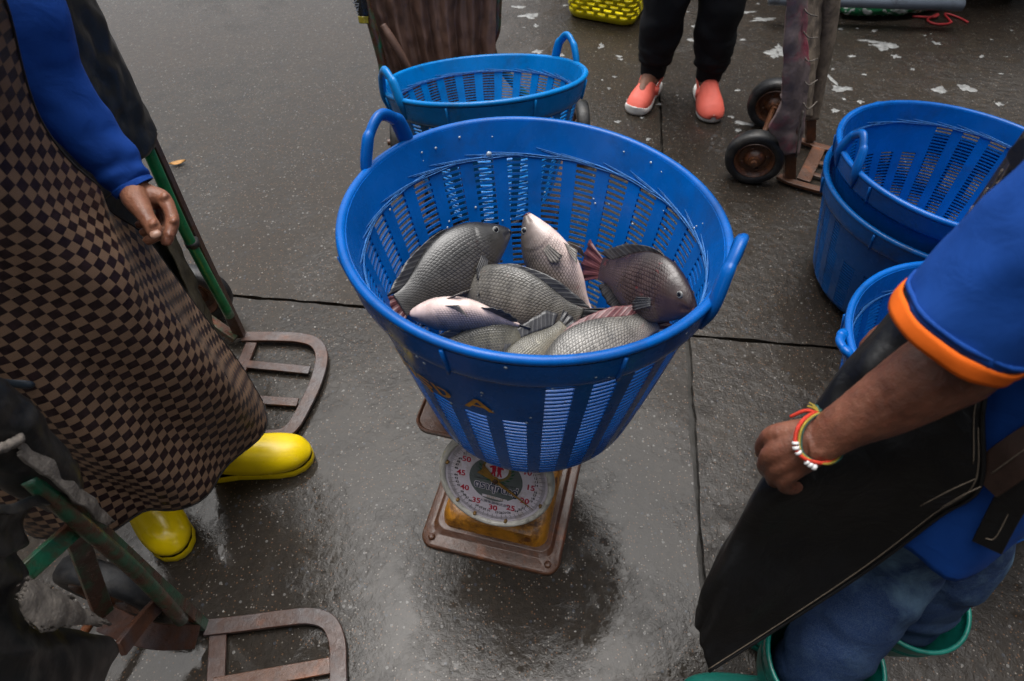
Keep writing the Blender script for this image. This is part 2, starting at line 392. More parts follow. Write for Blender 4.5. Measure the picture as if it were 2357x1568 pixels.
def make_basket(name, label, B, mat, handles, ncol=26, rot=0.0, nslot=28, top=.845, plaque=(), group='blue plastic fish baskets', twine=True, lean=None, t0=.09, hh=.078, hh2=None):
    root = thing(name, label, 'basket', B.bc, group)
    mb = MB(); seg = 5; na = ncol*seg
    fr = [0, .20, .40, .60, .80]                       # rib then slot inside one column
    ang = [rot+2*PI*(c+fr[k])/ncol for c in range(ncol) for k in range(seg)]
    ts = [0, .02, .04, .07, t0]
    for i in range(nslot):
        ts += [t0+(top-t0)*(i+.60)/nslot, t0+(top-t0)*(i+1)/nslot]
    ts += [.87, .91, .95, 1.0]
    for t in ts: mb.v += [tuple(B.pt(t, a)) for a in ang]
    hole = lambda i, j: (4 <= i < 4+2*nslot and (i-4) % 2 == 0 and j % seg >= 2 and
                         not any(math.cos(ang[j]-pa) > math.cos(pw) and ts[i] > pt_ for pa, pw, pt_ in plaque))
    for i in range(len(ts)-1):
        for j in range(na):
            if hole(i, j): continue
            k = (j+1) % na; mb.f.append((i*na+j, i*na+k, (i+1)*na+k, (i+1)*na+j))
    body = mb.build('wall', mat, root, solid=.0058, off=-1, split=True)
    # floor of the basket
    mf = MB(); rings = [.0, .25, .5, .72, .9, 1.0]; m = 60
    foot = [B.pt(0.0, 2*PI*j/m) for j in range(m)]; cc = sum(foot, Vector())/m
    for r in rings: mf.v += [tuple(cc.lerp(p, r)+Vector((0, 0, .004))) for p in foot]
    for i in range(len(rings)-1):
        for j in range(m):
            if (j % 4) >= 2 and 1 <= i <= 3 and i % 2: continue
            k = (j+1) % m; mf.f.append((i*m+j, i*m+k, (i+1)*m+k, (i+1)*m+j))
    mf.build('floor_panel', mat, root, solid=.005)
    # rolled rim
    mr = MB(); sweep(mr, [B.pt(1.0, 2*PI*j/120, .004) for j in range(120)], [(.0085, .0080)]*120, 10, closed=True, up=tuple(B.n))
    mr.build('rim', mat, root)
    # outer reinforcing band below the rim with its stiffening ribs
    mo = MB(); prof = [(.848, .001), (.856, .010), (.875, .0125), (.9, .0125), (.985, .0115)]; m = 140
    for t, o_ in prof: mo.v += [tuple(B.pt(t, 2*PI*j/m, o_)) for j in range(m)]
    for i in range(len(prof)-1):
        for j in range(m): k = (j+1) % m; mo.f.append((i*m+j, i*m+k, (i+1)*m+k, (i+1)*m+j))
    band = mo.build('band', mat, root)
    for q in range(8):
        a = rot+.31+q*PI/4; mk = MB()
        sweep(mk, [B.pt(t, a, .0135) for t in (.854, .88, .92, .985)], .0036, 6); mk.build('rib', mat, band)
    for hi, ph in enumerate(handles):
        ph, ln, wid = ph if hasattr(ph, '__len__') else (ph, .0, .17)
        pts, rr = [], []
        if hh2 is not None and hi == 0: hh_, hh0 = hh, hh2
        else: hh0 = hh
        for q in range(15):
            s_ = q/14; a = ph+(s_-.5)*2*wid*(.86+.14*math.cos(2*PI*s_))
            k = math.sin(PI*s_)**.62
            if q in (0, 14): p = B.pt(.87, ph+(-1 if q == 0 else 1)*wid*.93, .013)
            elif q in (1, 13): p = B.pt(.985, ph+(-1 if q == 1 else 1)*wid*.95, .012)
            else:
                out = (B.pt(1, a, .1)-B.pt(1, a, 0))*10
                p = B.pt(1.0, a, .010) + B.n*(hh0*k*math.cos(ln)) + out*(hh0*k*math.sin(ln))
            pts.append(p); rr.append((.0125, .0095) if 0 < q < 14 else (.004, .004))
        rr[1] = rr[13] = (.015, .010); rr[2] = rr[12] = (.015, .011)
        mh = MB(); sweep(mh, pts, rr, 10, n=60); mh.build('handle', mat, root)
    if twine:
        mt = MB(); K = 27; rg = random.Random(len(label)); tr = top+.012
        for q in range(2): sweep(mt, [B.pt(tr-.008*q+.003*math.sin(j*(1.7-.6*q)), 2*PI*j/90, -.0080) for j in range(90)], .0015, 5, closed=True)
        for q in range(K):
            a = 2*PI*q/K+rg.uniform(-.05, .05); L = rg.uniform(.34, .48); H = rg.uniform(.018, .036)
            for d in (0, 1):
                h_ = H*(1-.35*d)
                sweep(mt, [B.pt(tr-.004, a, -.0085), B.pt(tr+h_*.16, a+L*.35, -.0088), B.pt(tr+h_*.5, a+L*.7, -.0084), B.pt(tr+h_, a+L*(1-.08*d), -.0075)], [.0012, .0011, .0010, .0005], 5, n=9)
        mt.build('twine', M_TWINE, root)
    return root
# main basket on the scale
BM = Basket((.046, .858, .394), (.042, .940, .818), (.054, .070, 1), .336, .202)
main_basket = make_basket('fish_basket', 'large blue plastic basket full of fish standing on the dial scale', BM, M_BLUE,
    [(BM.phi_at(Pz(900, 350, .83)), .06, .195), (BM.phi_at(Pz(1676, 640, .82)), -.02, .20)], rot=.05,
    plaque=[(-2.12, .46, .56)])
# painted Thai lettering on the outside wall
v, f = text_mesh('ป้ารุง A', .012)
mt = MB(); W = max(p[0] for p in v)
def onwall(px, py):
    a = -2.62+ px/W*.80; t = .575+py*.105+.04*px/W
    return BM.pt(t, a, .0022)
mt.add([onwall(*p) for p in v], f); mt.build('painted_lettering', M_ORANGE_PAINT, main_basket, smooth=False, merge=False)
# basket behind, leaning back on the hand truck
nb = Vector((-.068, .299, 1)).normalized()
BB = Basket(Vector((-.089, 2.03, .478))-nb*.41, (-.089, 2.03, .478), nb, .318, .21)
BB.bc = Vector((-.075, 1.965, .085))
make_basket('fish_basket', 'empty bright blue basket with two upright handles behind the basket of fish', BB, M_BLUE2,
    [(BB.phi_at(Pz(935, 240, .48)), .05, .20), (BB.phi_at(Pz(1268, 132, .47)), .05, .20)], rot=.2)
# two nested baskets on the right
BL = Basket((1.255, 1.575, .004), (1.255, 1.583, .372), (.05, .06, 1), .345, .262)
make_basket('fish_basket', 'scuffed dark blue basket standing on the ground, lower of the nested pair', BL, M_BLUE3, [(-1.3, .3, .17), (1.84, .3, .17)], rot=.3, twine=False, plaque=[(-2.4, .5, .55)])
BU = Basket((1.260, 1.588, .08), (1.260, 1.590, .470), (.06, .08, 1), .345, .245)
make_basket('fish_basket', 'blue basket nested inside another one, upper of the pair on the right', BU, M_BLUE, [(BU.phi_at(Pz(1945, 385, .47)), -.16, .17), (-.75, .1, .17)], rot=.1,
    plaque=[(1.75, .38, .60), (-2.3, 1.3, .50)])
# basket beside the arm of the man on the right
BF = Basket((1.085, .900, .004), (1.078, .930, .42), (.0, .05, 1), .320, .248)
make_basket('fish_basket', 'blue basket partly hidden behind the arm of the person in the black apron', BF, M_BLUE, [(2.98, 1.45, .10), (-.2, .2, .17)], rot=.0, hh2=.018)

# ------------------------------------------------------------------ sheds added round the yard, out of view, to block low sky light
M_BLOCKW = simple('blocker_wall', (.11, .10, .09), .8, .4, 3, .3, dirt=(.04, .035, .03), dscale=1.5); M_BLOCKR = simple('blocker_roof_sheet', (.09, .095, .10), .5, .35, 2, .2, dirt=(.09, .04, .02), dscale=1.2); M_BLOCKP = simple('blocker_post', (.07, .065, .06), .6, .3, 6, .2)
def blocker(label, c, ax, length, depth=3.0, h=3.3):
    c = Vector(c); ax = Vector(ax).normalized(); dn = Vector((-ax.y, ax.x, 0))          # dn points away from the yard
    r = thing('sky_blocker', label, 'blocker', tuple(c), 'added sheds blocking low sky')
    m = MB(); m.box(c+dn*depth+Vector((0, 0, h/2)), (length, .15, h), (ax, dn, ZUP)); m.build('wall', M_BLOCKW, r, smooth=False)
    m = MB(); n = int(length/.12)
    for k in range(n+1):
        p = c+ax*(length*(k/n-.5)); z = .03*(k % 2)
        m.v += [tuple(p-dn*.5+Vector((0, 0, h-.35+z))), tuple(p+dn*(depth+.3)+Vector((0, 0, h+.75+z)))]
    m.f += [(2*k, 2*k+2, 2*k+3, 2*k+1) for k in range(n)]; m.build('roof', M_BLOCKR, r, smooth=False, solid=.01)
    for k in range(int(length/2.5)+1):
        m = MB(); p = c+ax*(-length/2+.1+k*2.5); m.box(p+Vector((0, 0, (h-.36)/2)), (.12, .12, h-.36), (ax, dn, ZUP)); m.build('post', M_BLOCKP, r, smooth=False)
        m = MB(); m.box(p+ax*1.2+dn*(depth-.5)+Vector((0, 0, .45)), (1.6, .8, .9), (ax, dn, ZUP)); m.build('counter', M_BLOCKP, r, smooth=False)
ZUP = Vector((0, 0, 1))
blocker('added unseen shed with sheet roof across the yard behind the trucks', (4.4, 6.4, 0), (1, 0, 0), 8.0, h=4.4)
blocker('added unseen shed with sheet roof along the right side of the yard', (4.6, .6, 0), (0, -1, 0), 10, h=4.6)
blocker('added unseen shed with sheet roof behind the photographer', (0, -2.6, 0), (-1, 0, 0), 9, h=4.6)
blocker('added unseen shed with sheet roof along the left side of the yard', (-4.4, -.4, 0), (0, 1, 0), 7.5, h=4.4)
# ------------------------------------------------------------------ dial scale
def rusty(name, paint, amount, rust=(.115, .038, .014), rust2=(.04, .017, .010), rough=.5, scale=9, metallic=.0, bump=.5, coat=.5):
    """old paint with rust breaking through, wet"""
    b = NB(name); c = b.coord('Object')
    n = b.noise(c, scale, 10, .68, .3); m = b.ramp(n, (amount-.07, 0.), (amount+.07, 1.))
    rc = b.mix(b.noise(c, scale*5, 8, .7), rust2, rust); rc = b.mix(b.ramp(b.noise(c, scale*1.7, 6), (.55, 0.), (.75, .6)), rc, (rust[0]*2.1, rust[1]*1.7, rust[2]*1.1))
    pc = b.mix(1.0, paint, b.ramp(b.noise(c, scale*3, 6), (.25, .7), (.75, 1.2)), 'MULTIPLY')
    col = b.mix(m, rc, pc)
    r = b.mix(m, b.ramp(b.noise(c, scale*4, 5), (.3, rough-.2), (.7, rough+.2)), (.32, .32, .32))
    h = b.math('ADD', b.math('MULTIPLY', m, .5), b.noise(c, scale*9, 8, .7))
    return b.out(col, r, b.bump(h, bump, .004), metallic, spec=.5, coat=coat, coat_r=b.ramp(b.noise(c, scale*.8, 4), (.35, .06), (.65, .35)), coat_n=b.bump(b.noise(c, scale*4, 6), bump*.5, .004))
M_RUST = rusty('rusty_steel', (.060, .040, .032), .62, (.150, .052, .017), (.026, .013, .009), rough=.42, scale=12, bump=.6)
M_RUST_O = rusty('orange_rust_paint', (.56, .23, .016), .45, (.15, .050, .014), rough=.34, scale=16)
M_CREAM = rusty('chipped_cream_enamel', (.66, .64, .57), .36, (.16, .08, .03), rough=.4, scale=16, bump=.2)
M_DIALW = simple('dial_white_print', (.74, .68, .76), .26, .08, 40, .03, dirt=(.45, .38, .32), dscale=14)
M_DIALG = simple('dial_grey_print', (.13, .15, .15), .3, .12, 40, .03)
M_RED = simple('red_print', (.50, .012, .045), .35, .15, 60, .02)
M_BLACK = simple('black_print', (.012, .012, .016), .35, .2, 60, .02)
M_NAVY = simple('navy_print', (.012, .03, .075), .35, .2, 60, .02)
M_GOLD = simple('gold_print', (.30, .20, .035), .4, .3, 90, .05)
M_GREEN_P = simple('green_print', (.012, .10, .035), .4, .3, 90, .05)
M_BRASS = rusty('tarnished_brass', (.32, .17, .03), .42, (.20, .09, .02), rough=.4, scale=30, bump=.15)
SR = Vector((.970, -.243, 0)).normalized(); SF = Vector((-.243, -.970, 0)).normalized(); ZZ = Vector((0, 0, 1))
scale = thing('dial_scale', 'rusty dial weighing scale under the basket of fish', 'scale', (-.018, .82, 0))
def SL(x, y, z): return Vector((-.018, .82, 0)) + SR*x - SF*y + ZZ*z          # x right, y away from the dial, z up
def rrect(w_, d, r, k=6):
    o = []
    for cx, cy, a in ((w_/2-r, d/2-r, 0), (-w_/2+r, d/2-r, PI/2), (-w_/2+r, -d/2+r, PI), (w_/2-r, -d/2+r, 1.5*PI)):
        o += [(cx+r*math.cos(a+PI/2*i/k), cy+r*math.sin(a+PI/2*i/k)) for i in range(k+1)]
    return o
def stack(mb, layers, cy=0.0):
    """loft rounded rectangles: (w, d, r, z, yoff)"""
    n = None
    for w_, d, r, z, yo in layers:
        q = rrect(w_, d, r); n = len(q); mb.v += [tuple(SL(x, y+yo, z+.003*nz(x*9, y*9, z*7))) for x, y in q]
    for i in range(len(layers)-1):
        for j in range(n): k = (j+1) % n; mb.f.append((i*n+j, i*n+k, (i+1)*n+k, (i+1)*n+j))
    mb.f.append(tuple(range(n))[::-1]); mb.f.append(tuple(range((len(layers)-1)*n, len(layers)*n)))
    return mb
stack(MB(), [(.345, .40, .035, .0, .022), (.345, .40, .035, .009, .022), (.335, .39, .032, .013, .022), (.30, .35, .03, .014, .03), (.285, .335, .028, .024, .035)]).build('base_plate', M_RUST, scale, wn=True, bevel=.002)
stack(MB(), [(.262, .31, .03, .020, .03), (.258, .305, .032, .045, .03), (.248, .295, .034, .062, .032), (.225, .272, .03, .070, .036)]).build('base_skirt', M_RUST_O, scale, wn=True)
stack(MB(), [(.215, .25, .03, .066, .045), (.20, .215, .03, .20, .062), (.18, .16, .03, .33, .08), (.10, .10, .02, .372, .085)]).build('housing', M_RUST, scale, wn=True)
for x, y in ((-.145, -.155), (.145, -.155), (-.145, .19), (.145, .19)):
    m = MB(); sweep(m, [SL(x, y, .008), SL(x, y, .018), SL(x, y, .021)], [.009, .009, .006], 8); m.build('bolt', M_RUST, scale)
stack(MB(), [(.29, .29, .02, .372, .085), (.345, .345, .03, .376, .085), (.35, .35, .034, .388, .085), (.343, .343, .032, .3905, .085), (.335, .335, .03, .386, .085)]).build('platform', M_RUST, scale, wn=True)
# dial, tipped back
DT = math.radians(22); DN = (SF*math.cos(DT) + ZZ*math.sin(DT)).normalized(); DX = SR; DY = (ZZ*math.cos(DT) - SF*math.sin(DT)).normalized()
DC = Vector((-.037, .727, .251)); DR = .130
def DL(x, y, z=0.0): return DC + DX*x + DY*y + DN*z
def lathe(prof, n=72, f=DL):
    m = MB()
    for r, z in prof: m.v += [tuple(f(r*math.cos(2*PI*j/n), r*math.sin(2*PI*j/n), z)) for j in range(n)]
    for i in range(len(prof)-1):
        for j in range(n): k = (j+1) % n; m.f.append((i*n+j, i*n+k, (i+1)*n+k, (i+1)*n+j))
    return m
def disc(r, z, n=72, f=DL, m=None):
    m = m or MB(); b = len(m.v); m.v += [tuple(f(r*math.cos(2*PI*j/n), r*math.sin(2*PI*j/n), z)) for j in range(n)]; m.f.append(tuple(range(b, b+n))); return m
lathe([(.085, -.075), (.118, -.055), (.124, -.02)]).build('dial_drum', M_RUST, scale)
bez = lathe([(.120, -.022), (.129, -.020), (.1315, -.014), (.131, -.006), (.127, .001), (.122, .003), (.1175, .000), (.1165, -.005)]).build('bezel', M_CREAM, scale)
for a in (2.95, 3.9, 4.35, 5.0, 5.9):
    m = MB(); sweep(m, [DL(.114*math.cos(a), .114*math.sin(a), -.006), DL(.114*math.cos(a), .114*math.sin(a), .001)], [.0042, .0032], 8); m.build('rivet', M_BRASS, bez)
face = disc(.119, -.0062).build('dial_face', M_DIALW, scale, smooth=False)
disc(.0605, -.0056).build('grey_centre', M_DIALG, face, smooth=False)
mt = MB()
for k in range(300):
    a = PI/2 - 2*PI*k/300; r0 = .0985 if k % 5 == 0 else (.1035 if k % 5 else .1035); wd = .00042 if k % 5 == 0 else .0003
    ca, sa = math.cos(a), math.sin(a); z = -.0056
    mt.add([DL(r0*ca-wd*sa, r0*sa+wd*ca, z), DL(r0*ca+wd*sa, r0*sa-wd*ca, z), DL(.1115*ca+wd*sa, .1115*sa-wd*ca, z), DL(.1115*ca-wd*sa, .1115*sa+wd*ca, z)], [(0, 1, 2, 3)])
mt.build('tick_marks', M_BLACK, face, smooth=False, merge=False)
def put_text(mb, s, cx, cy, size, z, bold=0.0, rot=0.0, f=DL, sx=1.0):
    v, q = text_mesh(s, bold); x0 = (min(p[0] for p in v)+max(p[0] for p in v))/2; y0 = (min(p[1] for p in v)+max(p[1] for p in v))/2
    c_, s_ = math.cos(rot), math.sin(rot)
    mb.add([f(cx+size*((p[0]-x0)*sx*c_-(p[1]-y0)*s_), cy+size*((p[0]-x0)*sx*s_+(p[1]-y0)*c_), z) for p in v], q)
for k in range(1, 61):
    a = PI/2 - 2*PI*k/60; m = MB()
    if k % 5 == 0: put_text(m, str(k if k < 60 else 0), .0800*math.cos(a), .0800*math.sin(a), .0205, -.0055, .022); m.build('red_numeral', M_RED, face, smooth=False, merge=False)
    else: put_text(m, str(k), .0920*math.cos(a), .0920*math.sin(a), .0085, -.0055, .02); m.build('small_numeral', M_BLACK, face, smooth=False, merge=False)
# maker's lettering and emblem
m = MB(); put_text(m, 'ตราตุ๊กตาคู่', .002, -.0235, .0265, -.0051, .075, -.05, sx=.86); m.build('brand_outline', M_DIALW, face, smooth=False, merge=False)
m = MB(); put_text(m, 'ตราตุ๊กตาคู่', .002, -.0235, .0265, -.0047, .022, -.05, sx=.86); m.build('brand_lettering', M_NAVY, face, smooth=False, merge=False)
m = MB(); put_text(m, 'CAPACITY 60 KG', -.028, -.0035, .0055, -.005); put_text(m, 'DIV. 200 G', .034, -.009, .0055, -.005); m.build('small_lettering', M_BLACK, face, smooth=False, merge=False)
m = MB(); put_text(m, '人牌衡器株式会社', .004, -.0655, .0090, -.005, 0, -.03); m.build('maker_lettering', M_NAVY, face, smooth=False, merge=False)
m = MB(); m.add([DL(-.028, -.046, -.0051), DL(.030, -.049, -.0051), DL(.031, -.056, -.0051), DL(-.027, -.053, -.0051)], [(0, 1, 2, 3)]); m.build('serial_plate', M_DIALW, face, smooth=False)
m = MB(); put_text(m, '32/297/1-63', .002, -.0510, .0080, -.0047, 0, -.05); m.build('serial_number', M_GOLD, face, smooth=False, merge=False)
disc(.0270, -.0051, 40, lambda x, y, z: DL(x+.0, y+.0310, z)).build('emblem_ground', M_DIALW, face, smooth=False)
m = MB(); FE = lambda x, y, z: DL(x, y+.030, z)
def poly(mb, pts, z, f=FE): b = len(mb.v); mb.v += [tuple(f(x, y, z)) for x, y in pts]; mb.f.append(tuple(range(b, b+len(pts))))
for s_ in (-1, 1):
    X = lambda x: s_*x
    poly(m, [(X(.0025), -.006), (X(.0095), -.006), (X(.0135), -.019), (X(.0095), -.019), (X(.0065), -.011), (X(.0055), -.019), (X(.0015), -.019)], -.0047)
    poly(m, [(X(.001), -.006), (X(.010), -.006), (X(.0105), .003), (X(.015), .001), (X(.0165), .005), (X(.0095), .009), (X(.001), .009)], -.0046)
    poly(m, [(X(.006)+.0045*math.cos(6.283*i/14), .0135+.0045*math.sin(6.283*i/14)) for i in range(14)], -.0047)
m.build('emblem_figures', M_RED, face, smooth=False, merge=False)
for s_ in (-1, 1):
    m = MB(); g = MB()
    for i in range(11):
        a = -PI/2 + s_*(.25+i*.20); r = .0295
        x, y = r*math.cos(a), r*math.sin(a); t = a+s_*PI/2
        for d in (-.4, .4):
            u = (math.cos(t+d*s_), math.sin(t+d*s_)); q = (-u[1], u[0])
            poly(m, [(x, y), (x+u[0]*.004+q[0]*.0016, y+u[1]*.004+q[1]*.0016), (x+u[0]*.0075, y+u[1]*.0075), (x+u[0]*.004-q[0]*.0016, y+u[1]*.004-q[1]*.0016)], -.0047+.0001*(i % 2))
    for i in range(5):
        a = -PI/2+s_*(.35+i*.3); x, y = .034*math.cos(a), .034*math.sin(a); t = a+s_*(PI/2-.5); u = (math.cos(t), math.sin(t)); q = (-u[1], u[0])
        poly(g, [(x, y), (x+u[0]*.006+q[0]*.0024, y+u[1]*.006+q[1]*.0024), (x+u[0]*.013, y+u[1]*.013), (x+u[0]*.006-q[0]*.0018, y+u[1]*.006-q[1]*.0018)], -.0049)
    m.build('wheat_ear', M_GOLD, face, smooth=False, merge=False); g.build('leaf', M_GREEN_P, face, smooth=False, merge=False)
# pointer reads a little past 20
pa = PI/2 - 2*PI*20.35/60; pu = (math.cos(pa), math.sin(pa)); pq = (-pu[1], pu[0])
PP = lambda a, b_, z: DL(pu[0]*a+pq[0]*b_, pu[1]*a+pq[1]*b_, z)
m = MB(); ol = [(.108, .0), (.060, .0022), (.008, .0038), (.006, .0085), (-.004, .010), (-.012, .0065), (-.030, .0125), (-.047, .0165), (-.040, .003), (-.043, -.0115), (-.028, -.0085), (-.012, -.0055), (-.004, -.0085), (.006, -.0075), (.008, -.0038), (.060, -.0022)]
n = len(ol); m.add([PP(a, b_, -.0030) for a, b_ in ol]+[PP(a, b_, -.0016) for a, b_ in ol], [tuple(range(n, 2*n))]+[(i, (i+1) % n, n+(i+1) % n, n+i) for i in range(n)])
ptr = m.build('pointer', M_BRASS, scale, smooth=False)
m = MB(); sweep(m, [DL(0, 0, -.006), DL(0, 0, .0015), DL(0, 0, .003)], [.0062, .0062, .004], 6); m.build('hub', M_RUST, ptr)
# ------------------------------------------------------------------ fish
def fish_mat(name, back, side, belly, bright=1.0, red=0.0, dots=0.0, seed=0.0, dark_back=False):
    b = NB(name); uv = b.coord('UV'); sp = b.n('ShaderNodeSeparateXYZ'); b.set(sp.inputs[0], uv); U, V = sp.outputs[0], sp.outputs[1]
    oc = b.coord('Object'); n1 = b.noise(oc, 30+seed, 6); n2 = b.noise(oc, 9+seed, 5)
    Vn = b.math('ADD', V, b.math('MULTIPLY', b.math('SUBTRACT', n2, .5), .22))
    col = b.ramp(Vn, (.06, back), (.42, side), (.70, tuple(.55*x+.45*y for x, y in zip(side, belly))), (.86, belly))
    # scales
    cx = b.n('ShaderNodeCombineXYZ'); y_ = b.math('MULTIPLY', V, 25.0)
    b.set(cx.inputs[0], b.math('ADD', b.math('MULTIPLY', U, 39.0), b.math('MULTIPLY', y_, .5))); b.set(cx.inputs[1], y_); cx.inputs[2].default_value = seed
    ve = b.n('ShaderNodeTexVoronoi', Vector=cx.outputs[0], Scale=1.0, Randomness=.22, feature='DISTANCE_TO_EDGE', voronoi_dimensions='2D')
    vd = b.n('ShaderNodeTexVoronoi', Vector=cx.outputs[0], Scale=1.0, Randomness=.22, voronoi_dimensions='2D')
    msk = b.math('MULTIPLY', b.ramp(b.math('ADD', U, b.math('MULTIPLY', n2, .06)), (.20, 0.), (.36, 1.)), b.ramp(V, (.80, 1.), (.93, .0)))
    if dark_back: msk = b.math('MULTIPLY', msk, b.ramp(V, (.14, .15), (.42, 1.)))
    edge = b.ramp(ve.outputs['Distance'], (.02, 1.), (.17, 0.))
    dark = b.math('MULTIPLY', b.math('MULTIPLY', edge, msk), b.ramp(b.noise(oc, 15+seed, 6, .65), (.35, .35), (.65, .95)))
    centre_tone = b.math('MULTIPLY', b.math('MULTIPLY', b.ramp(vd.outputs['Distance'], (.12, 1.), (.48, 0.)), msk), .22)  # each scale has a paler tone at its centre
    col = b.mix(centre_tone, col, tuple(min(1, x*1.5+.08) for x in side))
    col = b.mix(dark, col, tuple(x*.30 for x in back))
    if dots: col = b.mix(b.math('MULTIPLY', b.math('MULTIPLY', b.ramp(vd.outputs['Distance'], (.16, 1.), (.30, 0.)), msk), dots), col, (.012, .012, .012))
    # faint dark bars and mottling; the head is plainer
    bars = b.ramp(b.math('SINE', b.math('MULTIPLY', U, 42.0)), (.35, 0.), (1., .35)); col = b.mix(b.math('MULTIPLY', bars, b.ramp(V, (.3, 1.), (.75, 0.))), col, tuple(x*.5 for x in back))
    col = b.mix(1.0, col, b.ramp(n1, (.25, .70*bright), (.75, 1.22*bright)), 'MULTIPLY')
    hd = b.ramp(U, (.16, .5), (.36, 0.)); col = b.mix(b.math('MULTIPLY', hd, b.ramp(V, (.5, 1.), (.85, 0.))), col, tuple(.6*x+.4*y for x, y in zip(back, side)))
    if red:
        r = b.ramp(b.noise(oc, 22+seed, 8, .75), (.62, 0.), (.72, red)); col = b.mix(r, col, (.26, .03, .03))
    ls = b.ramp(b.noise(oc, 13+seed, 9, .72, .8), (.58, 0.), (.66, .55)); col = b.mix(b.math('MULTIPLY', ls, msk), col, tuple(min(1, x*1.5+.05) for x in side))
    col = b.mix(b.ramp(b.noise(oc, 20+seed, 8, .7, .5), (.60, 0.), (.70, .6)), col, tuple(x*.8 for x in back))
    h0 = b.math('MULTIPLY', n2, 2.2)
    h = b.math('ADD', h0, b.math('MULTIPLY', b.math('MULTIPLY', b.ramp(ve.outputs['Distance'], (.0, 0.), (.30, 1.)), msk), 1.0)); h = b.math('ADD', h, b.math('MULTIPLY', n1, .5))
    rg = b.ramp(n1, (.3, .22), (.7, .45))
    return b.out(col, rg, b.bump(h, .28, .0020), spec=.30, coat=.6, coat_r=b.ramp(n2, (.35, .02), (.65, .09)), coat_n=b.bump(b.math('ADD', n1, b.math('MULTIPLY', h, .30)), .42, .003))
def fin_mat(name, c0, c1):
    b = NB(name); uv = b.coord('UV'); sp = b.n('ShaderNodeSeparateXYZ'); b.set(sp.inputs[0], uv)
    s = b.ramp(b.math('SINE', b.math('MULTIPLY', sp.outputs[0], 88.0)), (.1, .25), (.95, .85))
    c = b.mix(s, c0, c1); c = b.mix(b.ramp(b.noise(b.coord('Object'), 40), (.35, 0.), (.7, .5)), c, tuple(x*.4 for x in c0))
    return b.out(c, .38, b.bump(s, .35, .0015), spec=.6)
FM = {
 'dark':  fish_mat('fish_skin_dark', (.013, .013, .014), (.040, .038, .036), (.13, .11, .095), 1.0, .12, 0, 1.0, True),
 'grey':  fish_mat('fish_skin_grey', (.044, .043, .039), (.21, .193, .166), (.42, .34, .29), 1.0, .35, 0, 4.0),
 'pale':  fish_mat('fish_skin_pale', (.038, .034, .032), (.175, .145, .128), (.74, .57, .52), 1.0, .4, 0, 7.0),
 'olive': fish_mat('fish_skin_olive', (.042, .040, .028), (.215, .195, .140), (.45, .37, .31), 1.0, .1, .75, 11.0),
 'brown': fish_mat('fish_skin_brown', (.014, .0075, .008), (.058, .034, .031), (.12, .068, .060), 1.0, .6, 0, 15.0, True),
}
FN_D = fin_mat('fin_dark', (.022, .021, .024), (.075, .075, .075)); FN_P = fin_mat('fin_pale', (.10, .09, .08), (.26, .23, .20)); FN_R = fin_mat('fin_red', (.075, .020, .024), (.21, .075, .075))
M_EYE = simple('fish_eye_ring', (.20, .20, .19), .12, .4, 300, .05); M_PUP = simple('fish_pupil', (.006, .006, .008), .05, .2, 100, .0)
_us = [0, .025, .06, .12, .2, .3, .42, .55, .68, .8, .9, 1.0]
_tp = np.array(list(zip(_us, [.018, .046, .078, .122, .172, .212, .230, .218, .178, .125, .090, .083])))
_bt = np.array(list(zip(_us, [-.022, -.045, -.066, -.098, -.135, -.168, -.188, -.182, -.148, -.102, -.078, -.075])))
_hw = np.array(list(zip(_us, [.016, .036, .052, .073, .092, .104, .106, .096, .074, .046, .028, .017])))
def _ip(T, u): return float(np.interp(u, T[:, 0], T[:, 1]))
_S = lambda T: crom(T, 200)
_TP, _BT, _HW = _S(_tp), _S(_bt), _S(_hw)
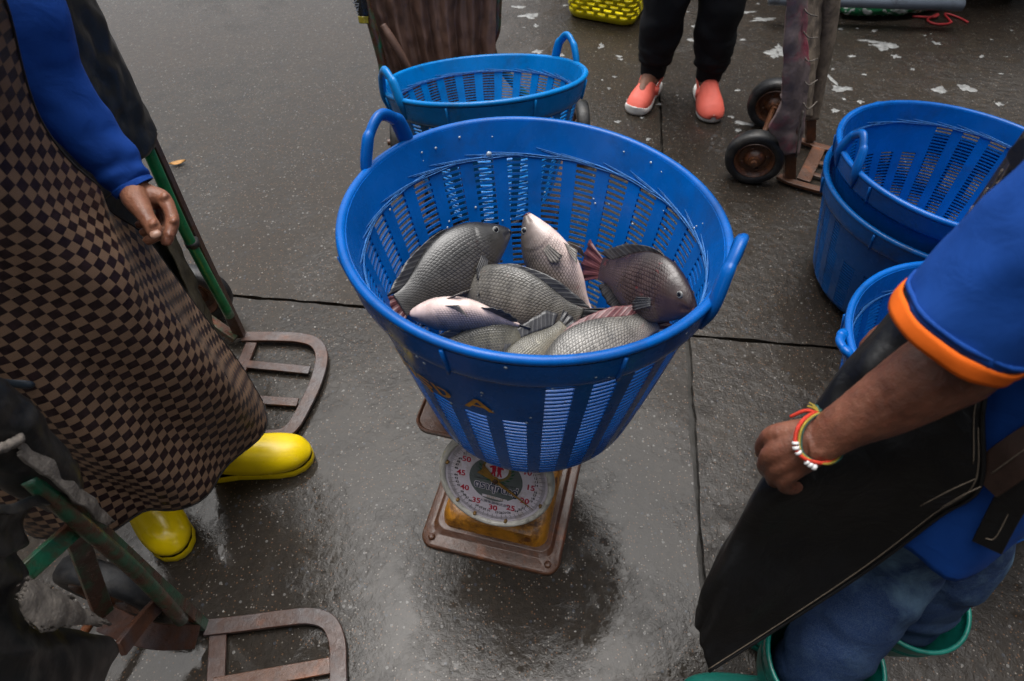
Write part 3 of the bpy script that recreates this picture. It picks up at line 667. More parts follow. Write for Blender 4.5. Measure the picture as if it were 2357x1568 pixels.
def fish(label, A, B, sgn, roll, skin, bend=0.0, fins=('dorsal', 'anal', 'tail', 'pectoral', 'pelvic'), fm=None, tail_m=None, pec=(.5, .0), fat=1.0, vbend=0.0, deep=1.0, tl=1.0, df=.20):
    deep *= 1.10
    A, B = Vector(A), Vector(B); L = (B-A).length; X = (B-A).normalized(); mid = (A+B)/2
    wv = Vector((0, 0, CAM_H))-mid; wv = (wv-X*wv.dot(X)).normalized(); Z0 = X.cross(wv)*sgn
    r = math.radians(roll); Z = (Z0*math.cos(r)+wv*math.sin(r)).normalized(); Y = Z.cross(X).normalized()
    cs = 1 if Y.dot(wv) >= 0 else -1
    def W(x, y, z):
        # lateral bend (spine curves in the X-Y plane) and vertical bend
        a = bend*(x-.5); k = .5*bend*((x-.5)**2-.25); kv = .5*vbend*((x-.5)**2-.25); av = vbend*(x-.5)
        xx = x - y*math.sin(a) - z*math.sin(av); yy = y*math.cos(a)+k; zz = z*math.cos(av)+kv
        return A + X*(xx*L) + Y*(yy*L*1.0) + Z*(zz*L)
    root = thing('fish', label, 'fish', tuple(mid), 'fish piled in the basket')
    nu, nv = 90, 48; mb = MB(); uvs = []
    for i in range(nu+1):
        u = (i/nu)**1.15
        t, b_, h = _ip(_TP, u)*deep, _ip(_BT, u)*deep, _ip(_HW, u)*fat
        zc, zh = (t+b_)/2, (t-b_)/2
        for j in range(nv):
            a = 2*PI*j/nv; ca, sa = math.cos(a), math.sin(a)
            y = h*math.copysign(abs(sa)**.92, sa)*(1-.22*max(0, ca)**2); z = zc+zh*ca
            zr = ca
            # gill cover stands proud and ends in a curved edge; cheek and mouth corner
            ge = .285-.075*(zr+.15)**2
            if u < ge and u > .10: y *= 1+.045*min(1, (u-.10)/.12)
            elif u < ge+.02 and u > .10: y *= .985
            if .02 < u < .085 and -.45 < zr < -.1: y *= .90
            mb.v.append(tuple(W(u, y, z))); uvs.append((u, abs(((a+PI) % (2*PI))-PI)/PI))
    for i in range(nu):
        for j in range(nv): k = (j+1) % nv; mb.f.append((i*nv+j, i*nv+k, (i+1)*nv+k, (i+1)*nv+j))
    for e in (0, nu):
        mb.f.append(tuple(e*nv+j for j in range(nv)))
    o = mb.build('body', FM[skin], root, merge=False); add_uv(o, uvs)
    fm = fm or FN_D
    def fin(name, base, tips, mat, rip=.006):
        n = 26; Bp = crom(np.array(base, float), n); Tp = crom(np.array(tips, float), n); m = MB(); uv = []
        for q in range(6):
            f_ = q/5
            for k in range(n):
                p = Bp[k]*(1-f_)+Tp[k]*f_*1.0
                if q == 5: p = Bp[k]+(Tp[k]-Bp[k])*(1+.02*math.sin(k*2.4)+.02*math.sin(k*5.1))
                p = p+np.array((0, rip*math.sin(k*1.1+f_*2)*f_, 0))
                m.v.append(tuple(W(*p))); uv.append((k/(n-1), f_))
        for q in range(5):
            for k in range(n-1): m.f.append((q*n+k, q*n+k+1, (q+1)*n+k+1, (q+1)*n+k))
        g = m.build(name, mat, root, merge=False, solid=.0012); add_uv(g, uv)
    tz = lambda u: _ip(_TP, u)*deep
    bz = lambda u: _ip(_BT, u)*deep
    if 'dorsal' in fins:
        us = (.26, .38, .5, .62, .74, .84, .91)
        fin('dorsal_fin', [(u, 0, tz(u)-.012) for u in us], [(u+.06+.07*(u > .6), .012, tz(u)+d*df) for u, d in zip(us, (.025, .062, .072, .078, .098, .115, .04))], fm)
    if 'anal' in fins:
        us = (.62, .70, .78, .86, .91); fin('anal_fin', [(u, 0, bz(u)+.012) for u in us], [(u+.07, .01, bz(u)-d) for u, d in zip(us, (.03, .075, .085, .07, .03))], fm)
    if 'tail' in fins:
        zs = (-.075, -.045, 0, .045, .08); fin('tail_fin', [(.985, 0, z) for z in zs], [(.985+(.215+.03*(1-abs(z)/.08))*tl, .01, z*(1+1.3*tl)) for z in zs], tail_m or fm, .012)
    if 'pectoral' in fins:
        s_ = cs; zs = (-.075, -.06, -.045, -.03, -.015); up_, ot = pec
        fin('pectoral_fin', [(.30+.004*k, s_*(_ip(_HW, .3)*fat*.97), z) for k, z in enumerate(zs)],
            [(.46-.015*abs(k-2), s_*(_ip(_HW, .4)*fat*1.0+.006+ot*.4), -.06+(k-2)*.028-up_*.085) for k, z in enumerate(zs)], fm, .004)
    if 'pelvic' in fins:
        for s_ in (-1, 1):
            fin('pelvic_fin', [(.34+.012*k, s_*.035, bz(.36)+.012) for k in range(4)], [(.45+.03*k, s_*(.06+.03*k), bz(.42)-.055+.012*k) for k in range(4)], FN_P if skin == 'pale' else fm, .004)
    for s_ in (-1, 1):
        ey = Vector((.115, s_*_ip(_HW, .115)*fat*.90, .058*deep)); m = MB(); c = W(*ey); nrm = (W(ey.x, ey.y+s_*.01, ey.z)-c).normalized()
        e1 = X; e2 = nrm.cross(e1).normalized(); e1 = e2.cross(nrm)
        rings = [(.0275, -.004), (.0265, .003), (.0225, .006), (.0172, .0075), (.0168, .0070)]
        for rr, hh_ in rings: m.v += [tuple(c + (e1*math.cos(6.283*k/18)+e2*math.sin(6.283*k/18))*(rr*L) + nrm*(hh_*L)) for k in range(18)]
        for q in range(len(rings)-1):
            for k in range(18): z_ = (k+1) % 18; m.f.append((q*18+k, q*18+z_, (q+1)*18+z_, (q+1)*18+k))
        m.f.append(tuple(4*18+k for k in range(18))); eo = m.build('eye', M_EYE, root)
        m = MB(); rings = [(.0172, .0066), (.0150, .0086), (.009, .0102), (.003, .0108)]
        for rr, hh_ in rings: m.v += [tuple(c + (e1*math.cos(6.283*k/14)+e2*math.sin(6.283*k/14))*(rr*L) + nrm*(hh_*L)) for k in range(14)]
        for q in range(len(rings)-1):
            for k in range(14): z_ = (k+1) % 14; m.f.append((q*14+k, q*14+z_, (q+1)*14+z_, (q+1)*14+k))
        m.f.append(tuple(3*14+k for k in range(14))); m.build('pupil', M_PUP, eo)
        # lips
    m = MB(); sweep(m, [W(.012, y, z) for y, z in ((-.022, -.010), (-.012, .010), (0, .018), (.012, .010), (.022, -.010), (.012, -.022), (0, -.026), (-.012, -.022))], .011*L, 8, n=28, closed=True)
    m.build('lips', FN_R if skin in ('brown', 'pale') else FM[skin], root)
    return root
def Q(x, y, z): return Pz((900+x/2.773)/1.0607, (480+y/2.773)/1.0607, z)     # enlarged view of the basket's inside
fish('big dark grey fish on its side at the left, head against the far wall', Q(952, 228, .665), Q(212, 745, .640), 1, 8, 'dark', .16, fm=FN_D, tail_m=FN_R, pec=(.9, .03), tl=.45)
fish('upright fish with its snout pointing up and pale belly turned right', Q(1066, 118, .715), Q(1500, 850, .560), 1, -18, 'pale', -.25, fm=FN_P, pec=(.2, .02), fins=('dorsal', 'tail', 'pectoral', 'pelvic'), deep=.88, fat=1.1, tl=.6)
fish('grey scaled fish lying in the middle of the pile, its back upward', Q(590, 630, .585), Q(1430, 830, .605), -1, 20, 'grey', .45, fm=FN_D, vbend=-.42, fins=('dorsal', 'anal', 'tail'), deep=.98, tl=.8)
fish('belly-up fish with white underside in the front left of the pile', Q(280, 800, .668), Q(1000, 890, .645), 1, -60, 'pale', .22, fm=FN_D, vbend=.60, fins=('tail', 'pelvic', 'anal'), deep=1.0, fat=1.35, tl=.5)
fish('fish half buried under the white-bellied one by the front rim', Q(1150, 985, .620), Q(440, 1050, .620), 1, 20, 'olive', -.1, fins=('dorsal', 'tail'), df=.25)
fish('olive fish lying at the front with its fin raised towards the middle', Q(860, 1330, .585), Q(1330, 880, .640), -1, 10, 'olive', .15, fm=FN_D, fins=('dorsal', 'tail', 'anal'), deep=1.0, fat=1.1, tl=.6, df=1.15)
fish('grey fish at the front right with a reddish fin beside the rim', Q(1120, 1330, .595), Q(1930, 830, .645), -1, 4, 'grey', .15, fm=FN_R, pec=(1.1, .03), fins=('dorsal', 'tail', 'pectoral', 'pelvic'), deep=1.0, tl=.5)
fish('dark reddish brown fish on top at the right with a red tail', Q(2215, 760, .715), Q(1575, 492, .640), 1, 16, 'brown', -.2, fm=FN_D, tail_m=FN_R, pec=(.5, .02), deep=1.18, fat=1.2, df=.35, tl=1.1)
fish('blackish fish low in the pile behind the front right rim', Q(1700, 1000, .600), Q(2120, 930, .600), 1, 30, 'dark', .0, fins=('dorsal',), deep=.9)
fish('dark fish deep between the olive fish and the grey fish', Q(1290, 800, .560), Q(1420, 1200, .570), 1, 10, 'dark', .0, fins=('dorsal',), deep=.9)
for k, (x0, y0, x1, y1, sg) in enumerate(((-.13, .80, .08, .86, 1), (.17, .82, .0, .98, -1), (-.12, .98, .10, 1.03, 1), (.19, 1.0, .15, .82, 1))):
    fish('dark fish at the bottom of the basket, seen only through the slots', (x0, y0, .50-.012*k), (x1, y1, .50-.012*k), sg, 60, 'dark', .0, fins=())
for k, (a, b_) in enumerate((((-.10, .745, .53), (.10, .715, .53)), ((.06, .735, .575), (.215, .815, .575)), ((-.03, .73, .455), (.14, .76, .455)), ((-.13, .78, .57), (-.02, .76, .58)))):
    fish('dark fish at the bottom of the basket, seen only through the slots', a, b_, 1 if k % 2 else -1, 40, 'dark', .0, fins=())
# ------------------------------------------------------------------ people: shared pieces
def skin(name, c, dark, gloss=.42):
    b = NB(name); o = b.coord('Object'); n = b.noise(o, 26, 6); col = b.mix(b.ramp(n, (.36, 0.), (.64, 1.)), dark, c)
    col = b.mix(b.ramp(b.noise(o, 90, 4), (.45, 0.), (.75, .35)), col, (c[0]*1.15, c[1]*.85, c[2]*.8))
    cr = b.n('ShaderNodeTexVoronoi', Vector=b.coord('Object', (1, 1, 1)), Scale=420); h = b.math('ADD', b.math('MULTIPLY', cr.outputs['Distance'], .5), b.noise(o, 160, 5))
    m = b.out(col, b.ramp(n, (.3, gloss-.08), (.7, gloss+.12)), b.bump(h, .40, .0018), sss=.10, spec=.45)
    b.b.inputs['Subsurface Radius'].default_value = (.012, .004, .002); b.b.inputs['Subsurface Scale'].default_value = .6
    return m
M_SKIN_L = skin('skin_tan', (.30, .135, .078), (.17, .068, .040)); M_SKIN_R = skin('skin_brown', (.215, .085, .050), (.115, .044, .027))
def cloth(name, col, scale=900, rough=.85, var=.18, bump=.25, wr=0.0, spec=.25, sheen=.0):
    b = NB(name); o = b.coord('Object'); n = b.noise(o, 14, 6)
    c = b.mix(1.0, col, b.ramp(n, (.25, 1-var), (.75, 1+var)), 'MULTIPLY')
    wv = b.n('ShaderNodeTexWave', Vector=o, Scale=scale*.5, Distortion=1.5); h = b.math('ADD', b.math('MULTIPLY', wv.outputs['Fac'], .25), b.noise(o, scale, 3))
    nr = b.bump(h, bump, .0012)
    if wr: nr = b.bump(b.noise(o, 22, 4, .5, .6), wr, .010, nr)
    return b.out(c, rough, nr, spec=spec, sheen=sheen)
M_SHIRT = cloth('blue_cotton', (.006, .055, .300), 1100, .8, .15, .2, .30)
M_SHIRT_R = cloth('royal_blue_polo', (.006, .060, .300), 1000, .75, .12, .2, .25)
M_TRIM = cloth('orange_trim', (.78, .135, .008), 1000, .8, .08, .25)
M_BLACKCLOTH = cloth('black_leather_cloth', (.0070, .0072, .0080), 700, .38, .3, .25, .45, spec=.45)
M_BLACKKNIT = cloth('black_jogger_cloth', (.009, .010, .013), 900, .8, .25, .2, .3)
M_STITCH = simple('tan_stitching', (.19, .15, .11), .7, .4, 200, .4)
M_BELT = simple('brown_leather_strap', (.040, .020, .014), .45, .4, 60, .3)
M_YELLOW = simple('yellow_rubber', (.86, .62, .004), .26, .05, 14, .04, 40)
M_TEAL = simple('teal_rubber', (.006, .175, .135), .33, .18, 16, .06, 50, dirt=(.01, .05, .04), dscale=15)
M_CORAL = simple('coral_foam', (.90, .165, .115), .55, .06, 30, .12, 700)
M_WHITE = simple('white_foam_sole', (.86, .84, .80), .5, .06, 30, .08, 300)
M_GLOVE = simple('dark_rubber_glove', (.022, .032, .045), .38, .3, 40, .2)
M_KHAKI = cloth('dark_trousers', (.022, .020, .020), 800, .85, .3, .25)
def denim():
    b = NB('worn_denim'); o = b.coord('Object'); sp = b.n('ShaderNodeSeparateXYZ'); b.set(sp.inputs[0], o)
    n = b.noise(o, 10, 7, .62, .4); fade = b.ramp(n, (.44, 0.), (.68, 1.))
    kn = b.ramp(sp.outputs[2], (.42, .15), (.55, 1.), ); fade = b.math('MULTIPLY', fade, kn)
    col = b.mix(fade, (.008, .028, .095), (.150, .260, .350)); col = b.mix(b.ramp(b.noise(o, 700, 3), (.4, 0.), (.7, .3)), col, (.15, .19, .22))
    wv = b.n('ShaderNodeTexWave', Vector=o, Scale=420, Distortion=1.0)
    return b.out(col, .85, b.bump(b.noise(o, 20, 5, .6, .8), .5, .010, b.bump(wv.outputs['Fac'], .2, .001)), spec=.2)
M_DENIM = denim()
def apron_checks():
    b = NB('checked_oilcloth'); uv = b.coord('UV'); ck = b.n('ShaderNodeTexChecker', Vector=uv, Scale=59.0); k = ck.outputs['Fac']
    o = b.coord('Object'); n = b.noise(o, 12, 6); sp = b.n('ShaderNodeSeparateXYZ'); b.set(sp.inputs[0], uv)
    wx = b.math('SINE', b.math('MULTIPLY', sp.outputs[0], 3600.0)); wy = b.math('SINE', b.math('ADD', b.math('MULTIPLY', sp.outputs[1], 5200.0), b.math('MULTIPLY', sp.outputs[0], 1800.0))); wv = b.math('MULTIPLY', wx, wy)
    tan = b.mix(b.ramp(wv, (.35, 0.), (.65, 1.)), (.215, .130, .080), (.350, .225, .145))
    drk = b.mix(b.ramp(b.noise(o, 60, 5), (.4, 0.), (.7, 1.)), (.017, .0085, .010), (.040, .021, .024))
    col = b.mix(k, drk, tan); col = b.mix(1.0, col, b.ramp(n, (.25, .75), (.75, 1.15)), 'MULTIPLY')
    col = b.mix(b.ramp(b.noise(o, 130, 3), (.76, 0.), (.80, .6)), col, (.02, .018, .018))
    r = b.mix(k, b.ramp(n, (.3, .26), (.7, .42)), (.62, .62, .62))
    return b.out(col, r, b.bump(b.math('ADD', b.math('MULTIPLY', k, .5), b.math('MULTIPLY', wv, .22)), .28, .0012), spec=.5)
M_CHECK = apron_checks()
def body_join(objs, name, parent):
    """several skins -> one body mesh"""
    bm = bmesh.new()
    for o in objs: bm.from_mesh(o.data)
    me = bpy.data.meshes.new(name); bm.to_mesh(me); bm.free(); mat = objs[0].data.materials[0]
    for o in objs: bpy.data.objects.remove(o)
    me.materials.append(mat)
    for p in me.polygons: p.use_smooth = True
    o = bpy.data.objects.new(name, me); COL.objects.link(o); setparent(o, parent); return o
def coarse_body(mat, pelvis, chest, neck, head, fwd, legs, arms):
    """torso, head with a face, legs and spare arms as one skin"""
    mb = MB(); side = Vector((-fwd.y, fwd.x, 0))
    pel, ch, nk, hd = map(Vector, (pelvis, chest, neck, head))
    sweep(mb, [pel-Vector((0, 0, .10)), pel, pel.lerp(ch, .5), ch, ch.lerp(nk, .55), nk-Vector((0, 0, .03))], [(.10, .13), (.115, .155), (.10, .135), (.115, .16), (.10, .17), (.05, .07)], 20, n=24, up=tuple(side))
    sweep(mb, [nk-Vector((0, 0, .08)), nk.lerp(hd, .6)], [.058, .052], 14)
    sweep(mb, [hd+Vector((0, 0, z))+fwd*x for z, x in ((-.115, .045), (-.09, .03), (-.05, .01), (0, 0), (.05, -.01), (.09, -.02), (.112, -.025))],
          [(.03, .022), (.052, .045), (.078, .062), (.092, .072), (.095, .075), (.072, .058), (.02, .02)], 18, n=22, up=tuple(side))
    sweep(mb, [hd+fwd*.075+Vector((0, 0, .02)), hd+fwd*.108+Vector((0, 0, -.02)), hd+fwd*.085+Vector((0, 0, -.03))], [.008, .015, .010], 8)     # nose
    for s in (-1, 1):
        sweep(mb, [hd+side*(.072*s)+Vector((0, 0, .02)), hd+side*(.082*s)+Vector((0, 0, -.005)), hd+side*(.074*s)+Vector((0, 0, -.03))], [.010, .013, .008], 8)
        sweep(mb, [hd+fwd*.068+side*(.030*s)+Vector((0, 0, .012)), hd+fwd*.082+side*(.030*s)+Vector((0, 0, .004))], [.014, .010], 8)
    sweep(mb, [hd+fwd*.078+side*-.02+Vector((0, 0, -.062)), hd+fwd*.092+Vector((0, 0, -.060)), hd+fwd*.078+side*.02+Vector((0, 0, -.062))], [.007, .010, .007], 8)
    for pts, rr in legs+arms: sweep(mb, pts, rr, 14, n=18)
    return mb
def hair_cap(hd, fwd, parent, mat):
    hd = Vector(hd); mb = MB(); n, m = 20, 10
    for i in range(m+1):
        a = PI*.5*i/m*1.25
        for j in range(n):
            t = 2*PI*j/n; side = Vector((-fwd.y, fwd.x, 0)); k = .062 if math.cos(t) < .3 else .0
            mb.v.append(tuple(hd + fwd*(math.cos(t)*.100*math.sin(a)-.02) + side*(math.sin(t)*.082*math.sin(a)) + Vector((0, 0, .03+.094*math.cos(a)))))
    for i in range(m):
        for j in range(n): q = (j+1) % n; mb.f.append((i*n+j, i*n+q, (i+1)*n+q, (i+1)*n+j))
    return mb.build('hair', mat, parent)
M_HAIR = simple('black_hair', (.012, .010, .009), .45, .4, 200, .5)
def boot(parent, heel, toe, mat, h=.34, shaft=None, hollow=False, k=1.0):
    """rubber boot standing on the ground; shaft leans through the given points above the ankle"""
    heel, toe = Vector(heel), Vector(toe); heel.z = toe.z = 0; d = (toe-heel).normalized(); L = (toe-heel).length/.285; side = Vector((-d.y, d.x, 0))
    loc = lambda x, z: heel + d*(x*L) + Vector((0, 0, z))
    low = [(.060, .135), (.074, .092), (.115, .064), (.165, .052), (.215, .045), (.255, .041), (.278, .036), (.286, .033)]
    lr = [(.058, .050), (.062, .046), (.056, .047), (.049, .052), (.043, .052), (.033, .043), (.016, .024), (.004, .006)]
    top = shaft if shaft else [(loc(.06, h), .062), (loc(.06, .22), .057)]
    pts = [Vector(p) for p, r in top] + [loc(*q) for q in low]; rr = [(r, r) for p, r in top] + [(a*k, b_*k) for a, b_ in lr]
    mb = MB(); N = 72; sweep(mb, pts, rr, 30, n=N, up=tuple(side), clampz=.009, cap=False)
    o = mb.build('boot', mat, parent, solid=.004 if hollow else .003, off=-1)
    ms = MB(); ol = [(0, .020), (.012, .031), (.05, .036), (.10, .036), (.15, .043), (.20, .050), (.24, .049), (.268, .038), (.286, .018), (.290, 0)]
    path = [(x, w_*k) for x, w_ in ol]+[(x, -w_*k) for x, w_ in ol[-2::-1]]
    n = len(path)
    for z, g in ((.0, .0), (.005, .002), (.018, .002), (.0245, -.0005)):
        ms.v += [tuple(heel+d*((x-.145)*L*(1+g*5)+.145*L)+side*(y*(1+g*18))+Vector((0, 0, z))) for x, y in path]
    for i in range(3):
        for j in range(n): q = (j+1) % n; ms.f.append((i*n+j, i*n+q, (i+1)*n+q, (i+1)*n+j))
    ms.f.append(tuple(range(n))); ms.build('sole', mat, o, wn=True)
    N = 72; arc = []
    for q in range(25):                                     # moulded seam across the toe cap
        a = PI*q/24; arc.append(loc(.192+.012*math.sin(a), .047+.0455*k*math.sin(a)**.9)+side*(.0525*k*math.cos(a)))
    mt_ = MB(); sweep(mt_, arc, .0016, 6); mt_.build('toe_seam', mat, o)
    return o, pts, rr, side
def wrinkle(amp, fs, ft, seed):
    return lambda s, t: 1+amp*(nz(math.cos(t)*ft, math.sin(t)*ft, s*fs+seed)+.5*nz(math.cos(t)*ft*2.2, math.sin(t)*ft*2.2, s*fs*2.3+seed+9))
# ------------------------------------------------------------------ person on the left: checked apron, blue sleeve, yellow boots
pl = thing('person', 'person in checked brown apron, blue sleeves and yellow boots, hand hanging at the left', 'person', (-.87, .85, 0))
FL_ = Vector((.94, -.34, 0)).normalized(); LL = Vector((.34, .94, 0)).normalized()
def HZ(x, y, d): return Pd((250+x/5.227)/1.0607, (400+y/5.227)/1.0607, d)
fine = MB()
wr_ = HZ(385, 300, 1.195)
sweep(fine, [Pd(172, 268, 1.115), Pd(250, 358, 1.165), HZ(330, 230, 1.188), wr_, HZ(450, 380, 1.195)], [.033, .030, .027, (.029, .024), .026], 16, n=22)
fing = {
 'index':  [(450, 380, 1.198, .022), (620, 410, 1.198, .019), (770, 440, 1.198, .0142), (860, 590, 1.194, .0118), (898, 740, 1.190, .0116), (858, 890, 1.184, .0104), (812, 1010, 1.180, .0092), (803, 1045, 1.180, .0065)],
 'middle': [(450, 360, 1.212, .022), (620, 400, 1.218, .018), (770, 450, 1.222, .0135), (850, 640, 1.222, .0115), (868, 780, 1.220, .0112), (760, 880, 1.214, .0104), (610, 965, 1.210, .0096), (545, 1005, 1.209, .0072)],
 'ring':   [(440, 350, 1.222, .020), (600, 390, 1.232, .017), (740, 440, 1.240, .0128), (810, 620, 1.242, .0110), (815, 740, 1.240, .0106), (700, 815, 1.234, .0100), (560, 865, 1.230, .0092), (490, 895, 1.229, .0068)],
 'pinky':  [(430, 350, 1.230, .018), (570, 380, 1.245, .015), (690, 430, 1.254, .0115), (745, 590, 1.257, .0096), (740, 680, 1.256, .0092), (640, 735, 1.251, .0086), (500, 770, 1.248, .0080), (430, 790, 1.247, .0060)],
 'thumb':  [(390, 350, 1.185, .024), (420, 450, 1.174, .0215), (490, 560, 1.164, .0180), (560, 680, 1.156, .0142), (632, 790, 1.152, .0136), (675, 880, 1.151, .0122), (698, 935, 1.151, .0082)]}
for k, q in fing.items(): sweep(fine, [HZ(a, b_, c) for a, b_, c, r in q], [r for *_, r in q], 14, n=26)
sweep(fine, [HZ(470, 470, 1.185), HZ(560, 500, 1.200), HZ(660, 480, 1.215)], [.018, .016, .015], 12)
for a, b_, d, r in ((905, 735, 1.182, .0085), (790, 425, 1.188, .0100), (640, 765, 1.142, .0095), (500, 470, 1.178, .0110), (852, 905, 1.178, .0070), (875, 775, 1.212, .0085)):
    p = HZ(a, b_, d); sweep(fine, [p-Vector((.004, 0, -.004)), p, p+Vector((.004, 0, -.004))], [r*.6, r, r*.6], 10)
fo = remesh_obj(fine, 'arm', M_SKIN_L, None, .0022, 4, .00045)
PEL, CHE, NEK, HED = (-.92, .87, .86), (-.89, .87, 1.16), (-.84, .86, 1.37), (-.80, .85, 1.50)
SHL, SHR = Vector(CHE)+LL*.19+Vector((.03, 0, .14)), Vector(CHE)-LL*.19+Vector((.02, 0, .14))
cb = coarse_body(M_SKIN_L, PEL, CHE, NEK, HED, FL_,
    [([Vector(PEL)+LL*.09, (-.83, .91, .48), (-.765, .90, .10)], [.085, .058, .042]), ([Vector(PEL)-LL*.09, (-.94, .78, .48), (-.925, .79, .10)], [.085, .058, .042])],
    [([SHL, Pd(0, -60, .99), Pd(38, 5, 1.0), Pd(98, 146, 1.06), Pd(150, 235, 1.095), Pd(172, 268, 1.115)], [.045, .04, .036, .032, .03, .026]), ([SHR, (-1.04, .66, 1.08), (-.93, .655, .86), (-.88, .665, .80)], [.052, .044, .036, .028])])
co = remesh_obj(cb, 'torso', M_SKIN_L, None, .014, 4)
body_join([fo, co], 'body', pl); hair_cap(HED, FL_, pl, M_HAIR)
m = MB(); sweep(m, [HZ(655, 862, 1.1425), HZ(682, 905, 1.1405), HZ(706, 942, 1.1425)], [(.0075, .0030), (.0094, .0034), (.0070, .0026)], 12, n=8, up=tuple((Pd(300, 490, 1)-Pd(300, 490, 2)).normalized()))
M_NAIL = simple('fingernail', (.36, .20, .14), .35, .1, 100, .05); m.build('thumbnail', M_NAIL, pl)
sl = MB(); W1 = wrinkle(.10, 7, .9, 3.0)
def slw(s, t): return W1(s, t) + .045*math.sin(s*46+math.cos(t)*2.2)*max(0, min(1, (s-.52)*4))*(1 if s < .93 else .2) + .02*math.sin(s*18+t)
sweep(sl, [SHL+Vector((-.01, 0, .02)), Pd(-30, -130, .97), Pd(38, 5, 1.0), Pd(98, 146, 1.06), Pd(172, 268, 1.115), Pd(250, 358, 1.165), Pd(292, 412, 1.187), Pd(310, 435, 1.194)],
      [.070, .066, .060, .052, .047, .042, .036, .033], 34, n=110, wr=slw, cap=False)
sl.build('sleeve', M_SHIRT, pl, solid=.003)
sl = MB(); sweep(sl, [SHR, (-1.045, .655, 1.08), (-.94, .65, .87)], [.066, .056, .042], 24, n=50, wr=W1, cap=False); sl.build('sleeve', M_SHIRT, pl, solid=.003)
sh = MB(); sweep(sh, [Vector(PEL)-Vector((0, 0, .06)), PEL, (-.91, .87, 1.0), CHE, Vector(CHE).lerp(Vector(NEK), .6), Vector(NEK)-Vector((0, 0, .02))], [(.135, .175), (.135, .175), (.125, .165), (.135, .185), (.115, .18), (.065, .075)], 30, n=40, up=tuple(LL), wr=wrinkle(.04, 6, 1.2, 1.0), cap=False)
sh.build('shirt', M_SHIRT, pl, solid=.003)
for pts in ([(-.91, .93, .84), (-.84, .91, .50), (-.775, .90, .22)], [(-.95, .80, .84), (-.95, .78, .50), (-.93, .795, .22)]):
    tr = MB(); sweep(tr, pts, [.105, .078, .068], 20, n=40, wr=wrinkle(.08, 8, 1.2, 4.0), cap=False); tr.build('trouser_leg', M_KHAKI, pl, solid=.003)
boot(pl, (-.815, .885, 0), (-.533, .934, 0), M_YELLOW); boot(pl, (-.968, .850, 0), (-.793, .662, 0), M_YELLOW)
# apron
edge = [(-10, -40, 1.28), (20, 30, 1.22), (60, 190, 1.12), (100, 290, 1.05), (180, 400, .95), (250, 470, .85), (330, 540, .75), (385, 615, .65), (440, 690, .55), (505, 775, .43), (560, 850, .32), (608, 932, .215)]
AX = Vector((-.86, .86, 0)); azs = np.array([-170, -123, -106, -80, -45, -20, 7, 21, 40]); rh = np.array([.33, .30, .245, .213, .21, .243, .262, .27, .27])
rt_ = np.array([.20, .19, .18, .175, .175, .18, .19, .195, .20])
def rmod(az, z):
    k = max(0, min(1.15, (1.25-z)/1.035))**1.25; r = (1-k)*np.interp(az, azs, rt_)+k*np.interp(az, azs, rh)
    return r
rows = []; 
for x, y, z in edge:
    p = Pz(x, y, z)-AX; a0 = math.degrees(math.atan2(p.y, p.x)); r0 = math.hypot(p.x, p.y); row = []
    for j in range(13):
        az = a0+(-172-a0)*j/12; r = rmod(az, z)+(r0-rmod(a0, z))*math.exp(-((a0-az)/30)**2)
        k = max(0, min(1, (1.2-z)))
        r += .012*math.sin(math.radians(az)*6+z*4)*k*(0 if j < 1 else 1) + .008*nz(az*.05, z*3, 2)*(0 if j < 1 else 1)
        zz = z + (.0 if j else 0) - .03*k*math.sin(PI*j/12)*0
        row.append((AX.x+r*math.cos(math.radians(az)), AX.y+r*math.sin(math.radians(az)), zz))
    rows.append(row)
S = surf(rows, 90, 110); nv, nu = S.shape[:2]
du = np.linalg.norm(np.diff(S, axis=1), axis=2); U_ = np.concatenate([np.zeros((nv, 1)), np.cumsum(du, 1)], 1); U_ = U_-U_[:, 34:35]
dv = np.linalg.norm(np.diff(S, axis=0), axis=2); V_ = np.concatenate([np.zeros((1, nu)), np.cumsum(dv, 0)], 0)
Um = np.tile(U_.mean(0, keepdims=True), (nv, 1)); Uu = .45*U_+.55*Um
# soft creases running down from the hip
for i in range(nv):
    for j in range(nu):
        s_, t_ = j/(nu-1), i/(nv-1); c = S[i, j, :2]-np.array((AX.x, AX.y)); c /= np.linalg.norm(c)
        w_ = .015*math.sin(s_*22+t_*6+1.5*math.sin(t_*7))*(t_**1.2)*min(1, s_*6) + .012*math.exp(-((t_-.40-.55*s_)/.05)**2)*math.exp(-(s_/.22)**2) - .010*math.exp(-((t_-.47-.55*s_)/.045)**2)*math.exp(-(s_/.22)**2)
        S[i, j, :2] += c*w_
ap = MB(); sheet(ap, S); apron = ap.build('apron', M_CHECK, pl, merge=False, solid=.0025)
add_uv(apron, [(float(a), float(b_)) for a, b_ in zip(Uu.reshape(-1), V_.reshape(-1))])
hm = MB(); sweep(hm, [tuple(S[nv-1, j]) for j in range(0, nu, 2)], .0030, 6); sweep(hm, [tuple(S[i, 0]) for i in range(0, nv, 2)], .0026, 6)
hm.build('hem_piping', M_KHAKI, apron)
